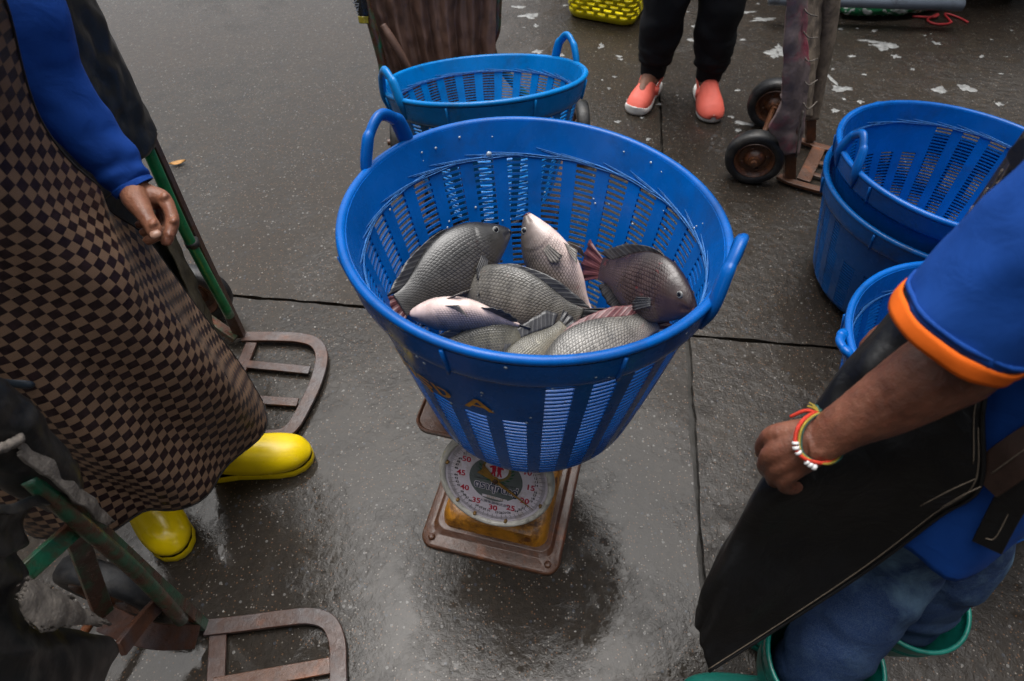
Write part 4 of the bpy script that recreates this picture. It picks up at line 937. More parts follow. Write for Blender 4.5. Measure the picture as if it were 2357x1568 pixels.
# dark gloved hand resting on the apron at the very left
gl = MB(); G = lambda x, y, d: Pd(x, y, d)
gw = Vector((-.90, .66, .82)); sweep(gl, [(-.96, .645, .90), gw, G(-60, 830, 1.07)], [.034, .032, .034], 14, n=14)
for (x0, y0), (x1, y1), (x2, y2), dd in (((-60, 790), (0, 772), (48, 800), 1.085), ((-60, 820), (-10, 812), (30, 838), 1.10), ((-60, 850), (0, 868), (62, 882), 1.11), ((-70, 880), (-20, 910), (20, 930), 1.115)):
    sweep(gl, [gw, G(x0, y0, dd-.01), G(x1, y1, dd), G(x2, y2, dd+.015), G(x2+12, y2+10, dd+.02)], [.022, .017, .0135, .011, .007], 12, n=18)
sweep(gl, [gw, G(-70, 760, 1.07), G(-30, 735, 1.08)], [.02, .015, .011], 12, n=12)
remesh_obj(gl, 'glove', M_GLOVE, pl, .003, 5)
# ------------------------------------------------------------------ person on the right: blue polo, black apron, jeans, teal boots
pr = thing('person', 'person in blue polo with orange sleeve trim, long black apron, jeans and teal boots', 'person', (.64, .50, 0))
FR_ = Vector((-.96, .28, 0)).normalized(); LR = Vector((-.28, -.96, 0)).normalized()
def RZ(x, y, d): return Pd((1820+x/5.6)/1.0607, (960+y/5.6)/1.0607, d)
SHO = Vector((.535, .495, 1.275)); ELB = Pd(2228, 818, .760); WRI = RZ(1020, 640, .862)
fine = MB()
sweep(fine, [SHO, SHO.lerp(ELB, .5), ELB, ELB.lerp(WRI, .22), ELB.lerp(WRI, .5)+Vector((0, 0, -.004)), ELB.lerp(WRI, .8), WRI, RZ(860, 660, .868)],
      [.046, .046, .0455, .0460, .040, .0305, (.029, .025), (.031, .024)], 20, n=44)
fing = {
 'index':  [(900, 560, .868, .022), (640, 560, .880, .0185), (390, 575, .893, .0140), (275, 660, .912, .0112), (235, 740, .928, .0108), (235, 820, .942, .0098), (260, 870, .952, .0070)],
 'middle': [(900, 640, .866, .023), (620, 730, .875, .0190), (370, 830, .886, .0140), (285, 930, .904, .0114), (265, 1000, .922, .0108), (285, 1060, .938, .0098), (310, 1100, .950, .0070)],
 'ring':   [(900, 720, .866, .022), (660, 860, .875, .0180), (470, 985, .886, .0135), (390, 1090, .902, .0110), (375, 1150, .918, .0106), (395, 1200, .932, .0095), (425, 1230, .942, .0068)],
 'pinky':  [(930, 800, .868, .020), (740, 960, .877, .0165), (600, 1110, .886, .0122), (530, 1210, .896, .0102), (540, 1275, .908, .0098), (640, 1300, .918, .0090), (740, 1270, .924, .0070)],
 'thumb':  [(920, 560, .880, .020), (760, 560, .905, .0170), (600, 640, .928, .0140), (480, 740, .945, .0120), (420, 830, .955, .0085)]}
for k, q in fing.items(): sweep(fine, [RZ(a, b_, c) for a, b_, c, r in q], [r for *_, r in q], 14, n=26)
sweep(fine, [RZ(620, 640, .884), RZ(640, 800, .880), RZ(720, 940, .882)], [.016, .017, .015], 12)
for a, b_, d in ((385, 565, .8825), (365, 822, .8755), (465, 975, .8758), (592, 1098, .877)):      # knuckles
    sweep(fine, [RZ(a-25, b_, d+.008), RZ(a, b_, d+.004), RZ(a+60, b_-8, d+.008)], [.006, .0095, .006], 10)
sweep(fine, [RZ(1010, 770, .846), RZ(1060, 790, .845)], [.010, .011], 10)      # wrist bone
fo = remesh_obj(fine, 'arm', M_SKIN_R, None, .0023, 4, .00040)
PEL, CHE, NEK, HED = (.695, .555, .86), (.69, .57, 1.15), (.63, .57, 1.36), (.585, .575, 1.50)
cb = coarse_body(M_SKIN_R, PEL, CHE, NEK, HED, FR_,
    [([Vector(PEL)+LR*.08, Pz(2080, 1255, .50), (.55, .350, .10)], [.080, .055, .042]), ([Vector(PEL)-LR*.05, Pz(2190, 1275, .50)+Vector((.02, .03, 0)), (.735, .462, .10)], [.080, .055, .042])],
    [([Vector(CHE)-LR*.19+Vector((.04, 0, .12)), (.82, .80, 1.12), (.80, .79, 1.04), (.66, .69, .945), (.555, .632, .885), (.505, .600, .862), (.492, .592, .842)], [.05, .043, .04, .034, .028, .026, .014])])
co = remesh_obj(cb, 'torso', M_SKIN_R, None, .014, 4)
body_join([fo, co], 'body', pr); hair_cap(HED, FR_, pr, M_HAIR)
# polo shirt and its sleeve with orange trim
HEM = Pd(2198, 774, .725)
sl = MB(); W2_ = wrinkle(.085, 4, 1.1, 6.0); W2 = lambda s, t: W2_(s, t)+.022*math.sin(5*t+9*s)+.012*math.sin(9*t-13*s); Np = 60
path = [SHO+Vector((.03, .03, .0)), SHO, SHO.lerp(HEM, .45)+Vector((0, 0, .004)), HEM]; rad = [.045, .057, .066, .0715]
PP_ = crom([tuple(p) for p in path], 80)
sweep(sl, [tuple(p) for p in PP_[:76]], [float(np.interp(i/79, (0, .33, .66, 1), rad)) for i in range(76)], 40, wr=W2, cap=False); sl.build('sleeve', M_SHIRT_R, pr, solid=.003)
sl = MB(); sweep(sl, [tuple(p) for p in PP_[75:]], [.0722]*5, 40, cap=False, wr=lambda s, t: W2(.88+.12*s, t)); sl.build('sleeve_trim', M_TRIM, pr, solid=.0028); sl = MB(); q_ = PP_[68]; sweep(sl, [tuple(p) for p in PP_[73:75]], [.0720]*2, 40, cap=False, wr=lambda s, t: W2(.86, t)); sl.build('sleeve_seam', M_SHIRT_R, pr, solid=.0035)
sh = MB()
def shw(s, t): return 1 + .035*nz(math.cos(t)*1.3, math.sin(t)*1.3, s*5) + (.05*math.sin(t*5+1)+.03*math.sin(t*9))*max(0, .45-s)*1.6
sweep(sh, [(.652, .518, .625), (.666, .532, .74), (.690, .55, .90), (.700, .555, 1.05), (.680, .56, 1.2), (.650, .56, 1.31), (.625, .565, 1.37)],
      [(.101, .156), (.104, .158), (.105, .160), (.110, .165), (.120, .185), (.10, .17), (.06, .075)], 44, n=70, up=tuple(LR), wr=shw, cap=False)
sh.build('shirt', M_SHIRT_R, pr, solid=.003)
sl = MB(); sweep(sl, [Vector(CHE)-LR*.17+Vector((.04, 0, .13)), (.83, .81, 1.12)], [.085, .08], 24, n=20, wr=W2, cap=False); sl.build('sleeve', M_SHIRT_R, pr, solid=.003)
# jeans
jw = wrinkle(.10, 9, 1.0, 8.0)
KN1 = Pz(2075, 1262, .50)
for pts, rr in (([(.645, .52, .80), (.632, .50, .68), KN1, KN1.lerp(Vector((.552, .350, .30)), .55), (.552, .350, .30), (.55, .352, .16)], [.085, .086, .076, .072, .066, .055]),
                ([(.655, .60, .80), (.68, .56, .68), Pz(2190, 1275, .50)+Vector((.03, .04, 0)), (.745, .472, .38), (.745, .460, .28), (.742, .460, .16)], [.085, .085, .082, .082, .080, .065])):
    tr = MB(); sweep(tr, pts, rr, 30, n=90, wr=lambda s, t: jw(s, t)+.03*math.sin(s*60+3*math.cos(t))*max(0, min(1, (s-.35)*3)), cap=False); tr.build('jeans_leg', M_DENIM, pr, solid=.003)
# teal boots with wide ribbed shafts
for heel, toe, rim, ank in (((.612, .318, 0), (.345, .338, 0), (.552, .342, .318), (.548, .352, .19)), ((.790, .455, 0), (.520, .490, 0), (.748, .455, .318), (.740, .460, .19))):
    o, pts, rr, side = boot(pr, heel, toe, M_TEAL, shaft=[(rim, .100), (Vector(rim).lerp(Vector(ank), .5), .088), (ank, .073)], hollow=True)
    r0, r1 = Vector(rim), Vector(ank); ax = (r0-r1).normalized(); u = ax.cross(Vector((0, 1, 0))).normalized(); v_ = ax.cross(u)
    for t, rr_, th in ((0.0, .1005, .0045), (.32, .0950, .0028), (.40, .0935, .0028)):
        m = MB(); c = r0.lerp(r1, t); sweep(m, [c+(u*math.cos(6.283*k/48)+v_*math.sin(6.283*k/48))*rr_ for k in range(48)], th, 8, closed=True); m.build('rim_lip' if t == 0 else 'rib', M_TEAL, o)
# black apron
D = Pd
rows = [
 [D(2420, 430, .66), D(2385, 395, .68), D(2350, 355, .72)],
 [D(2350, 640, .72), D(2270, 560, .76), D(2190, 575, .82)],
 [D(2290, 800, .77), D(2190, 720, .81), D(2060, 735, .87)],
 [D(2262, 950, .805), D(2130, 880, .835), D(1975, 845, .895)],
 [D(2255, 1120, .845), D(2080, 1000, .875), D(1888, 955, .930)],
 [D(2160, 1190, .920), D(1955, 1120, .925), D(1755, 1128, .965)],
 [D(2000, 1310, 1.015), D(1840, 1240, 1.010), D(1688, 1245, 1.045)],
 [D(1800, 1440, 1.105), D(1705, 1380, 1.085), D(1632, 1340, 1.110)],
 [D(1632, 1545, 1.180), D(1612, 1475, 1.165), D(1606, 1410, 1.175)]]
for r in rows:
    a, b_ = r[2], r[2]-r[1]
    r.append(a+Vector((.055, .075, -.01))); r.append(a+Vector((.13, .13, -.02)))
S = surf(rows, 60, 110); nv, nu = S.shape[:2]
for i in range(nv):
    for j in range(nu):
        s_, t_ = j/(nu-1), i/(nv-1); k = min(1, s_*8)
        S[i, j] += np.array((-.014, -.009, .006))*(1.1*nz(s_*4, t_*5, 3)+.6*nz(s_*9+t_*4, t_*8, 5))*k + np.array((-.010, -.004, 0))*math.exp(-((s_-.30-(t_-.55)*.5)/.07)**2)*max(0, t_-.45)*1.2
apr = MB(); sheet(apr, S); apr = apr.build('apron', M_BLACKCLOTH, pr, merge=False, solid=.003)
VW = Vector((0, 0, CAM_H))
def toward(p, e): p = Vector(p); return p+(VW-p).normalized()*e
st = MB(); sweep(st, [toward(S[i, 1], .0028) for i in range(44, nv)], .0009, 5); sweep(st, [toward(S[i, 2], .0028) for i in range(30, 52)], .0008, 5); st.build('edge_stitching', M_STITCH, apr)
st = MB(); sweep(st, [toward(S[i, 0], .002) for i in range(nv)], .0030, 6); st.build('edge_binding', M_BLACKCLOTH, apr)
for a, b_ in (((2262, 1095, .843), (2118, 1165, .895)), ((2258, 1120, .845), (2165, 1170, .885))):
    st = MB(); sweep(st, [toward(D(*a), .006), toward(D((a[0]+b_[0])/2, (a[1]+b_[1])/2-3, (a[2]+b_[2])/2-.012), .006), toward(D(*b_), .006)], .0009, 5, n=10); st.build('seam', M_STITCH, apr)
# waist strap, neck strap and loose strap end
def strap(name, pts, wid, mat, up, th=.004, n=30):
    m = MB(); bar(m, pts, wid, th, up, n); return m.build(name, mat, pr, bevel=.001, wn=True)
vdir = tuple((VW-D(2310, 1060, .82)).normalized())
s1 = strap('waist_strap', [D(2258, 1110, .842), D(2300, 1080, .818), D(2357, 1040, .790), D(2460, 975, .76), D(2560, 900, .77)], .046, M_BELT, vdir)
for e in (-1, 1):
    m = MB(); o_ = Vector((0.0, .0, .019*e)); sweep(m, [toward(D(2262, 1108, .842)+o_, .004), toward(D(2300, 1080, .818)+o_, .004), toward(D(2357, 1040, .790)+o_, .004), toward(D(2440, 985, .765)+o_, .004)], .0008, 5, n=20); m.build('stitching', M_STITCH, s1)
s2 = strap('strap_end', [D(2272, 1258, .885), D(2312, 1180, .850), D(2357, 1105, .812), D(2430, 1000, .775)], .034, M_BLACKCLOTH, vdir, .007)
m = MB(); sweep(m, [toward(D(2268, 1240, .880), .007), toward(D(2292, 1236, .873), .007), toward(D(2330, 1165, .842), .007), toward(D(2375, 1090, .805), .007)], .0009, 5, n=24); m.build('stitching', M_STITCH, s2)
s3 = strap('neck_strap', [D(2330, 385, .70), D(2357, 352, .67), D(2420, 300, .62), D(2520, 200, .60)], .03, M_BLACKCLOTH, vdir)
for k in range(4):
    m = MB(); x0 = 2205+k*34; y0 = 560-k*42; sweep(m, [toward(D(x0-18, y0-8, .80-.02*k), .010), toward(D(x0, y0-24, .795-.02*k), .012), toward(D(x0+34, y0-85, .765-.02*k), .012)], .0010, 5, n=10); m.build('stitching', M_STITCH, s3)
# string bracelets with white beads
M_REDC = simple('red_cord', (.62, .035, .012), .6, .2, 300, .5); M_YELC = simple('yellow_cord', (.36, .26, .03), .7, .3, 300, .5); M_GRNC = simple('green_cord', (.015, .10, .085), .7, .3, 300, .5); M_BEAD = simple('white_bead', (.78, .77, .76), .25, .05, 100, .05)
loop = [(985, 270, .868), (890, 295, .856), (790, 370, .849), (715, 480, .846), (682, 620, .846), (700, 790, .844), (830, 905, .842), (1040, 955, .843), (1180, 915, .850), (1245, 830, .866), (1240, 700, .886), (1180, 480, .894), (1090, 330, .886)]
def shift(L_, dx, dd): return [RZ(a+dx, b_+(10 if dx > 20 else 0), d+dd) for a, b_, d in L_]
m = MB(); sweep(m, shift(loop, 0, 0), .0026, 8, n=90, closed=True); br = m.build('bracelet', M_REDC, pr)
m = MB(); sweep(m, shift(loop, 52, .0), .0019, 8, n=90, closed=True); m.build('bracelet', M_YELC, pr)
m = MB(); sweep(m, shift(loop, 80, .001), .0014, 8, n=90, closed=True); m.build('bracelet', M_GRNC, pr)
for a, b_, c, d in ((684, 665, 684, 705), (684, 725, 695, 770), (712, 795, 735, 830), (818, 930, 860, 950), (865, 960, 905, 990), (910, 995, 962, 1020)):
    m = MB(); p, q = RZ(a, b_, .8435), RZ(c, d, .8435); e = (q-p)*.08; sweep(m, [p, p+e, q-e, q], [.0032, .0043, .0043, .0032], 10); m.build('bead', M_BEAD, br)
m = MB(); sweep(m, [RZ(985, 270, .866), RZ(820, 240, .872), RZ(610, 322, .884)], [.0022, .0024, .0020], 8, n=14); m.build('cord_end', M_REDC, br)
for k, (x, y, mt_) in enumerate(((870, 130, M_YELC), (840, 175, M_YELC), (905, 165, M_GRNC), (960, 160, M_GRNC), (1040, 230, M_GRNC))):
    m = MB(); sweep(m, [RZ(1000, 262, .866), RZ((1000+x)/2+10, (250+y)/2-8, .868), RZ(x, y, .872)], [.0022, .0017, .0010], 6, n=9); m.build('cord_fringe', mt_, br)
# ------------------------------------------------------------------ person behind: black joggers and coral clogs
pc = thing('person', 'person in black jogger trousers and coral clogs standing behind the baskets', 'person', (.70, 2.62, 0))
def clog(heel, toe, mirror):
    heel, toe = Vector(heel), Vector(toe); heel.z = toe.z = 0; d = (toe-heel).normalized(); L = (toe-heel).length; side = Vector((-d.y, d.x, 0))*mirror
    P = lambda x, y, z: heel+d*(x*L)+side*(y*L)+Vector((0, 0, z*L))
    X_ = np.array([0, .03, .10, .22, .40, .58, .74, .87, .95, .99, 1.0]); WO = np.array([.02, .10, .145, .155, .150, .180, .205, .195, .145, .07, .01]); WI = np.array([.02, .10, .145, .15, .135, .15, .175, .175, .135, .07, .01])
    wo = lambda x: float(np.interp(x, X_, WO)); wi = lambda x: float(np.interp(x, X_, WI))
    xs = 1-np.cos(np.linspace(0, PI, 40)); xs = xs/2
    ring = [(x, wo(x)) for x in xs]+[(x, -wi(x)) for x in xs[::-1][1:-1]]; n = len(ring)
    top = lambda x: .128+.03*math.exp(-((x-.98)/.05)**2)+.035*math.exp(-((x-.02)/.14)**2)-.012*math.sin(x*PI)
    ms = MB()
    for f_, g in ((0, .93), (.25, 1.05), (.6, 1.08), (.9, 1.03), (1.0, .98)):
        ms.v += [tuple(P(.5+(x-.5)*(.97+.03*g), y*g, top(x)*f_+.03*(1-f_)*max(0, x-.8)*3)) for x, y in ring]
    for i in range(4):
        for j in range(n): q = (j+1) % n; ms.f.append((i*n+j, i*n+q, (i+1)*n+q, (i+1)*n+j))
    ms.f.append(tuple(range(n))); ms.f.append(tuple(4*n+j for j in range(n)))
    so_ = ms.build('sole', M_WHITE, None)
    mu = MB(); nx, na = 26, 22
    for i in range(nx+1):
        x = .40+.595*i/nx; hg = float(np.interp(x, [.40, .5, .62, .76, .88, .96, 1.0], [.345, .32, .285, .235, .165, .09, .02]))
        for j in range(na+1):
            a = PI*j/na; c_, s_ = math.cos(a), math.sin(a); y = (wo(x) if c_ > 0 else wi(x))*math.copysign(abs(c_)**.75, c_)*.99
            mu.v.append(tuple(P(x-(.05*s_ if i == 0 else .05*s_*(1-i/nx)**3)*-1, y, .085+(hg)*abs(s_)**.8)))
    for i in range(nx):
        for j in range(na): mu.f.append((i*(na+1)+j, i*(na+1)+j+1, (i+1)*(na+1)+j+1, (i+1)*(na+1)+j))
    up = mu.build('clog', M_CORAL, pc, solid=.006, off=-1); setparent(so_, up)
    mk = MB(); pts = [P(.47, wo(.47)*.98, .22), P(.30, wo(.3)*1.08, .30), P(.10, wo(.1)*.95, .36), P(-.02, 0, .38), P(.10, -wi(.1)*.95, .36), P(.30, -wi(.3)*1.08, .30), P(.47, -wi(.47)*.98, .22)]
    sweep(mk, pts, [(.004, .013)]*7, 8, n=40, up=(0, 0, 1)); mk.build('heel_strap', M_CORAL, up)
    mh = MB(); sweep(mh, [P(.47, wo(.47)*1.0, .15), P(.46, wo(.46)*1.03, .27)], [.012, .012], 10); mh.build('strap_rivet', M_CORAL, up)
    return P, d
M_SKIN_C = skin('skin_ankle', (.27, .125, .075), (.17, .075, .045))
cl = [((1507, 200), (1462, 258), 1), ((1612, 208), (1634, 272), -1)]
legs, cuffs = [], []
for (hx, hy), (tx, ty), mi in cl:
    hw = Pz(hx, hy, .0); tw = Pz(tx, ty, .0); dd = (tw-hw).normalized(); tw = hw+dd*.265
    P, d = clog(hw, tw, mi); cuffs.append((P, hw, d))
hip = [Vector((.61, 2.78, .84)), Vector((.79, 2.78, .84))]
for (P, hw, d), hp in zip(cuffs, hip):
    ank = P(.26, 0, .36); knee = ank.lerp(hp, .52)+Vector((0, -.03, 0))
    legs.append(([P(.75, 0, .22), P(.55, 0, .28), P(.34, 0, .33), ank, knee, hp], [.030, .034, .040, .042, .062, .085]))
    tr = MB(); q = [hp+Vector((0, 0, .04)), knee, knee.lerp(ank, .55), ank+Vector((0, 0, .075)), ank+Vector((0, 0, .052))]
    ww = wrinkle(.10, 10, 1.1, hp.x*9); sweep(tr, q, [.11, .092, .082, .070, .056], 32, n=80, wr=lambda s, t: ww(s, t)+.03*math.sin(s*22+2*t), cap=False); tr.build('trouser_leg', M_BLACKKNIT, pc, solid=.003)
    tr = MB(); sweep(tr, [ank+Vector((0, 0, .058)), ank+Vector((0, 0, .03)), ank+Vector((0, 0, .002))], [.055, .053, .050], 30, n=10, wr=lambda s, t: 1+.02*math.sin(t*15), cap=False); tr.build('ankle_cuff', M_BLACKKNIT, pc, solid=.004)
PELC = (.70, 2.79, .90); HEDC = (.70, 2.76, 1.55)
cb = coarse_body(M_SKIN_C, PELC, (.70, 2.79, 1.18), (.70, 2.78, 1.40), HEDC, Vector((0, -1, 0)), legs,
    [([(.51, 2.79, 1.33), (.47, 2.77, 1.06), (.52, 2.62, .92)], [.045, .038, .028]), ([(.89, 2.79, 1.33), (.93, 2.77, 1.06), (.88, 2.62, .92)], [.045, .038, .028])])
co = remesh_obj(cb, 'body', M_SKIN_C, pc, .011, 3); hair_cap(HEDC, Vector((0, -1, 0)), pc, M_HAIR)
sh = MB(); sweep(sh, [(.70, 2.79, .80), PELC, (.70, 2.79, 1.05), (.70, 2.79, 1.2), (.70, 2.79, 1.33), (.70, 2.78, 1.40)], [(.135, .175), (.135, .175), (.12, .16), (.125, .185), (.105, .17), (.06, .07)], 30, n=40, up=(1, 0, 0), wr=wrinkle(.04, 6, 1.2, 12.0), cap=False)
sh.build('shirt', M_BLACKKNIT, pc, solid=.003)
# ------------------------------------------------------------------ hand trucks
M_GREEN = rusty('green_paint', (.006, .19, .065), .34, (.075, .032, .017), rough=.4, scale=11, bump=.25)
M_GREEN2 = rusty('worn_green_paint', (.010, .095, .048), .53, (.085, .032, .016), rough=.36, scale=13, bump=.35)
M_RUSTB = rusty('brown_rusty_bar', (.055, .040, .040), .55, (.085, .032, .016), (.028, .014, .011), rough=.42, scale=12, bump=.35, coat=.3)
M_RUBBER = simple('worn_tyre_rubber', (.013, .014, .016), .48, .4, 40, .3, dirt=(.05, .045, .04), dscale=14)
M_TARP = simple('black_tarpaulin', (.011, .012, .013), .42, .35, 12, .5, 30, dirt=(.045, .043, .040), dscale=16)
M_FELT = simple('dirty_felt', (.20, .175, .15), .95, .5, 60, 1.0, 150, dirt=(.07, .05, .04), dscale=18)
M_CANVAS = simple('muddy_canvas', (.075, .060, .035), .8, .5, 22, .6, 120, dirt=(.022, .018, .013), dscale=11)
M_WOOD = simple('weathered_board', (.20, .155, .115), .75, .6, 24, .9, 90, dirt=(.05, .038, .028), dscale=12)
M_PINK = simple('pink_stained_wrap', (.19, .145, .140), .6, .6, 18, .8, 80, dirt=(.30, .020, .055), dscale=5)
M_BROWNT = simple('brown_tarpaulin', (.115, .060, .042), .62, .3, 10, .35, 70, dirt=(.045, .026, .020), dscale=7)
def hub_wheel(parent, c, axis, r=.105, wid=.05):
    """solid rubber tyre on a rusty pressed rim with axle nut"""
    c, ax = Vector(c), Vector(axis).normalized(); u = ax.cross(Vector((0, 0, 1))).normalized(); v_ = ax.cross(u)
    def lat(prof, n=40):
        m = MB()
        for rr, h in prof: m.v += [tuple(c+(u*math.cos(6.283185*k/n)+v_*math.sin(6.283185*k/n))*rr+ax*h) for k in range(n)]
        for i in range(len(prof)-1):
            for k in range(n): q = (k+1) % n; m.f.append((i*n+k, i*n+q, (i+1)*n+q, (i+1)*n+k))
        return m
    h = wid/2
    t = lat([(r*.68, -h*.9), (r*.80, -h), (r*.93, -h*.92), (r*.985, -h*.6), (r, 0), (r*.985, h*.6), (r*.93, h*.92), (r*.80, h), (r*.68, h*.9), (r*.66, h*.5)]).build('tyre', M_RUBBER, parent)
    rm = MB(); p = [(r*.70, h*.75), (r*.66, h*.95), (r*.60, h*.80), (r*.52, h*.35), (r*.36, h*.30), (r*.30, h*.70), (r*.20, h*.95), (r*.19, h*1.3), (r*.12, h*1.35), (r*.115, h*1.8), (.0005, h*1.85)]
    w_ = lat(p, 32); w2 = lat([(a, -b_) for a, b_ in p], 32); w_.add(w2.v, w2.f); w_.build('wheel_rim', M_RUST, t, wn=True)
    for k in range(4):
        a = 6.283*k/4+.4; q = c+(u*math.cos(a)+v_*math.sin(a))*(r*.42)
        m = MB(); sweep(m, [q+ax*(h*.25), q+ax*(h*.55), q+ax*(h*.6)], [.006, .006, .004], 6); m.build('bolt', M_RUST, t)
    return t
def part_bar(root, name, pts, wid, thk, mat, up=(0, 0, 1), n=None):
    m = MB(); bar(m, pts, wid, thk, up, n); return m.build(name, mat, root, bevel=.0015, wn=True)
def part_tube(root, name, pts, r, mat, n=None, seg=14):
    m = MB(); sweep(m, pts, r, seg, n=n); return m.build(name, mat, root)
def rag(root, name, rows, mat, nu=50, nv=50, rough=.006, torn=.05, seed=1, th=.003, keep=None):
    """cloth sheet with uneven surface and ragged border"""
    S = surf(rows, nu, nv)
    for i in range(nv):
        for j in range(nu):
            p = S[i, j]; k = np.array((nz(p[0]*24, p[1]*24, p[2]*24+seed), nz(p[0]*24+7, p[1]*24, p[2]*24+seed), nz(p[0]*24, p[1]*24+5, p[2]*24+seed)))
            S[i, j] = p+k*rough
    m = MB()
    kp = keep or (lambda t, s: min(s, 1-s, t, 1-t) > torn*(.5+nz(s*14, t*14, seed)+.5*nz(s*40, t*40, seed)))
    sheet(m, S, kp); return m.build(name, mat, root, merge=False, solid=th)
# ---- left rear truck, behind the person in the checked apron
h1 = thing('hand_truck', 'hand truck with green tube and black cover behind the person in the checked apron', 'hand truck', (-.82, 1.34, 0), 'hand trucks')
Zg = .018
fo_ = [Pz(558, 776, Zg), Pz(630, 776, Zg), Pz(690, 779, Zg), Pz(728, 792, Zg), Pz(741, 825, Zg), Pz(728, 880, Zg), Pz(700, 940, Zg), Pz(672, 985, Zg), Pz(636, 1003, Zg), Pz(560, 1000, Zg), Pz(480, 985, Zg)]
part_bar(h1, 'fork_frame', fo_, .036, .010, M_RUSTB, n=60)
part_bar(h1, 'fork_bar', [Pz(560, 838, Zg-.004), Pz(713, 853, Zg-.004)], .028, .007, M_RUSTB); part_bar(h1, 'fork_bar', [Pz(540, 917, Zg-.004), Pz(686, 927, Zg-.004)], .028, .007, M_RUSTB)
part_bar(h1, 'fork_crossbar', [Pz(580, 790, Zg-.006), Pz(500, 985, Zg-.006)], .034, .010, M_RUSTB)
A = Vector((-.825, 1.345, 0)); A2 = Vector((-.845, 1.09, 0))
for b_, x in ((A, 1), (A2, 0)):
    part_bar(h1, 'upright', [b_+Vector((0, 0, .02)), b_+Vector((-.004, .002, .4)), b_+Vector((0, 0, .8)), b_+Vector((-.01, 0, 1.20))], .030, .022, M_RUSTB, up=(0, 1, 0), n=14)
g0 = A+Vector((.006, -.036, 0))
part_tube(h1, 'green_tube', [g0+Vector((.012, 0, .15)), g0+Vector((0, 0, .45)), g0+Vector((-.002, .012, .745))], .0135, M_GREEN, n=20)
part_tube(h1, 'green_tube', [A2+Vector((-.018, .030, .15)), A2+Vector((-.018, .030, .74))], .0135, M_GREEN)
part_tube(h1, 'clamp', [g0+Vector((.001, .004, .415)), g0+Vector((.001, .004, .432))], .018, M_RUBBER); part_tube(h1, 'tie_wire', [g0+Vector((.002, .008, .705)), g0+Vector((.002, .008, .711))], .0165, M_FELT)
part_bar(h1, 'brace', [A+Vector((-.005, -.02, .03)), A+Vector((-.07, .01, .07)), A+Vector((-.14, .05, .105))], .030, .016, M_GREEN2, up=(.3, .2, 1), n=10)
part_bar(h1, 'brace', [A2+Vector((-.005, .01, .03)), A2+Vector((-.14, .0, .105))], .030, .016, M_GREEN2, up=(.3, .2, 1))
part_tube(h1, 'axle', [(-.955, 1.06, .105), (-.955, 1.47, .105)], .009, M_RUST)
hub_wheel(h1, (-.957, 1.440, .108), (.05, 1, 0), .106, .052); hub_wheel(h1, (-.957, 1.03, .108), (.05, 1, 0), .106, .052)
rag(h1, 'black_cover', [[A+Vector((.012, .022, z+.02*math.sin(z*30))), A+Vector((.030, -.02, z)), A+Vector((.032, -.09, z)), A+Vector((.025, -.18, z+.01)), A2+Vector((.015, -.02, z)), A2+Vector((-.01, -.03, z))] for z in (1.24, 1.12, 1.0, .9, .80, .725)], M_TARP, 60, 60, .007, .015, 3)
rag(h1, 'lower_cover', [[A+Vector((-.030, -.045, z)), A+Vector((-.022, -.09, z)), A+Vector((-.02, -.16, z)), A2+Vector((-.02, .03, z))] for z in (.76, .6, .45, .3, .2)], M_TARP, 30, 40, .006, .02, 5)
rag(h1, 'canvas_strip', [[A+Vector((-.012, -.050-.02*k, z)), A+Vector((-.004, -.085-.025*k, z)), A+Vector((.004, -.125-.03*k, z))] for k, z in ((0, .62), (.2, .5), (.6, .36), (1, .22), (1.3, .10))], M_CANVAS, 24, 50, .008, .02, 6)
# ---- left front truck with torn padding
h2 = thing('hand_truck', 'rusty green hand truck with torn black padding in the lower left corner', 'hand truck', (-.69, .48, 0), 'hand trucks')
part_bar(h2, 'fork_frame', [Pz(472, 1446, Zg), Pz(560, 1436, Zg), Pz(650, 1424, Zg), Pz(715, 1419, Zg), Pz(757, 1434, Zg), Pz(776, 1475, Zg), Pz(779, 1530, Zg), Pz(778, 1620, Zg), Pz(760, 1720, Zg), Pz(700, 1760, Zg), Pz(500, 1780, Zg)], .036, .011, M_RUSTB, n=60)
part_bar(h2, 'fork_crossbar', [Pz(503, 1450, Zg-.006), Pz(488, 1780, Zg-.006)], .038, .008, M_RUSTB); part_bar(h2, 'fork_bar', [Pz(490, 1580, Zg-.004), Pz(762, 1532, Zg-.004)], .034, .008, M_RUST); part_bar(h2, 'fork_bar', [Pz(490, 1680, Zg-.004), Pz(762, 1640, Zg-.004)], .034, .008, M_RUST)
B0 = Pz(462, 1440, .02); B0.z = 0
B1 = B0+Vector((-.02, -.28, 0))
def Z7(x, y): return (x/2.2/1.0607, (950+y/2.2)/1.0607)
def PX(x, y, X):
    r = _ray(x, y); return Vector((0, 0, CAM_H))+r*(X/r.x)
def X7(x, y, X=-.70): return PX(*Z7(x, y), X)
part_bar(h2, 'upright', [B0+Vector((0, 0, .02)), B0+Vector((-.004, 0, .4)), B0+Vector((-.01, 0, .8)), B0+Vector((-.03, 0, 1.12))], .032, .024, M_GREEN2, up=(0, 1, 0), n=12)
part_bar(h2, 'upright', [B1+Vector((0, 0, .02)), B1+Vector((-.03, 0, 1.12))], .032, .024, M_GREEN2, up=(0, 1, 0))
part_tube(h2, 'green_tube', [X7(975, 1240, -.672), X7(740, 990, -.672), X7(470, 755, -.672), X7(290, 595, -.674), X7(150, 470, -.68)], .0135, M_GREEN2, n=24)
part_bar(h2, 'diagonal_brace', [X7(470, 690, -.690), X7(300, 840, -.70), X7(140, 985, -.715)], .030, .012, M_GREEN2, up=(1, -.3, .5), n=8)
part_bar(h2, 'wheel_strut', [X7(395, 740, -.715), X7(470, 960, -.76), X7(560, 1210, -.80)], .034, .014, M_GREEN2, up=(1, -.6, .4), n=8)
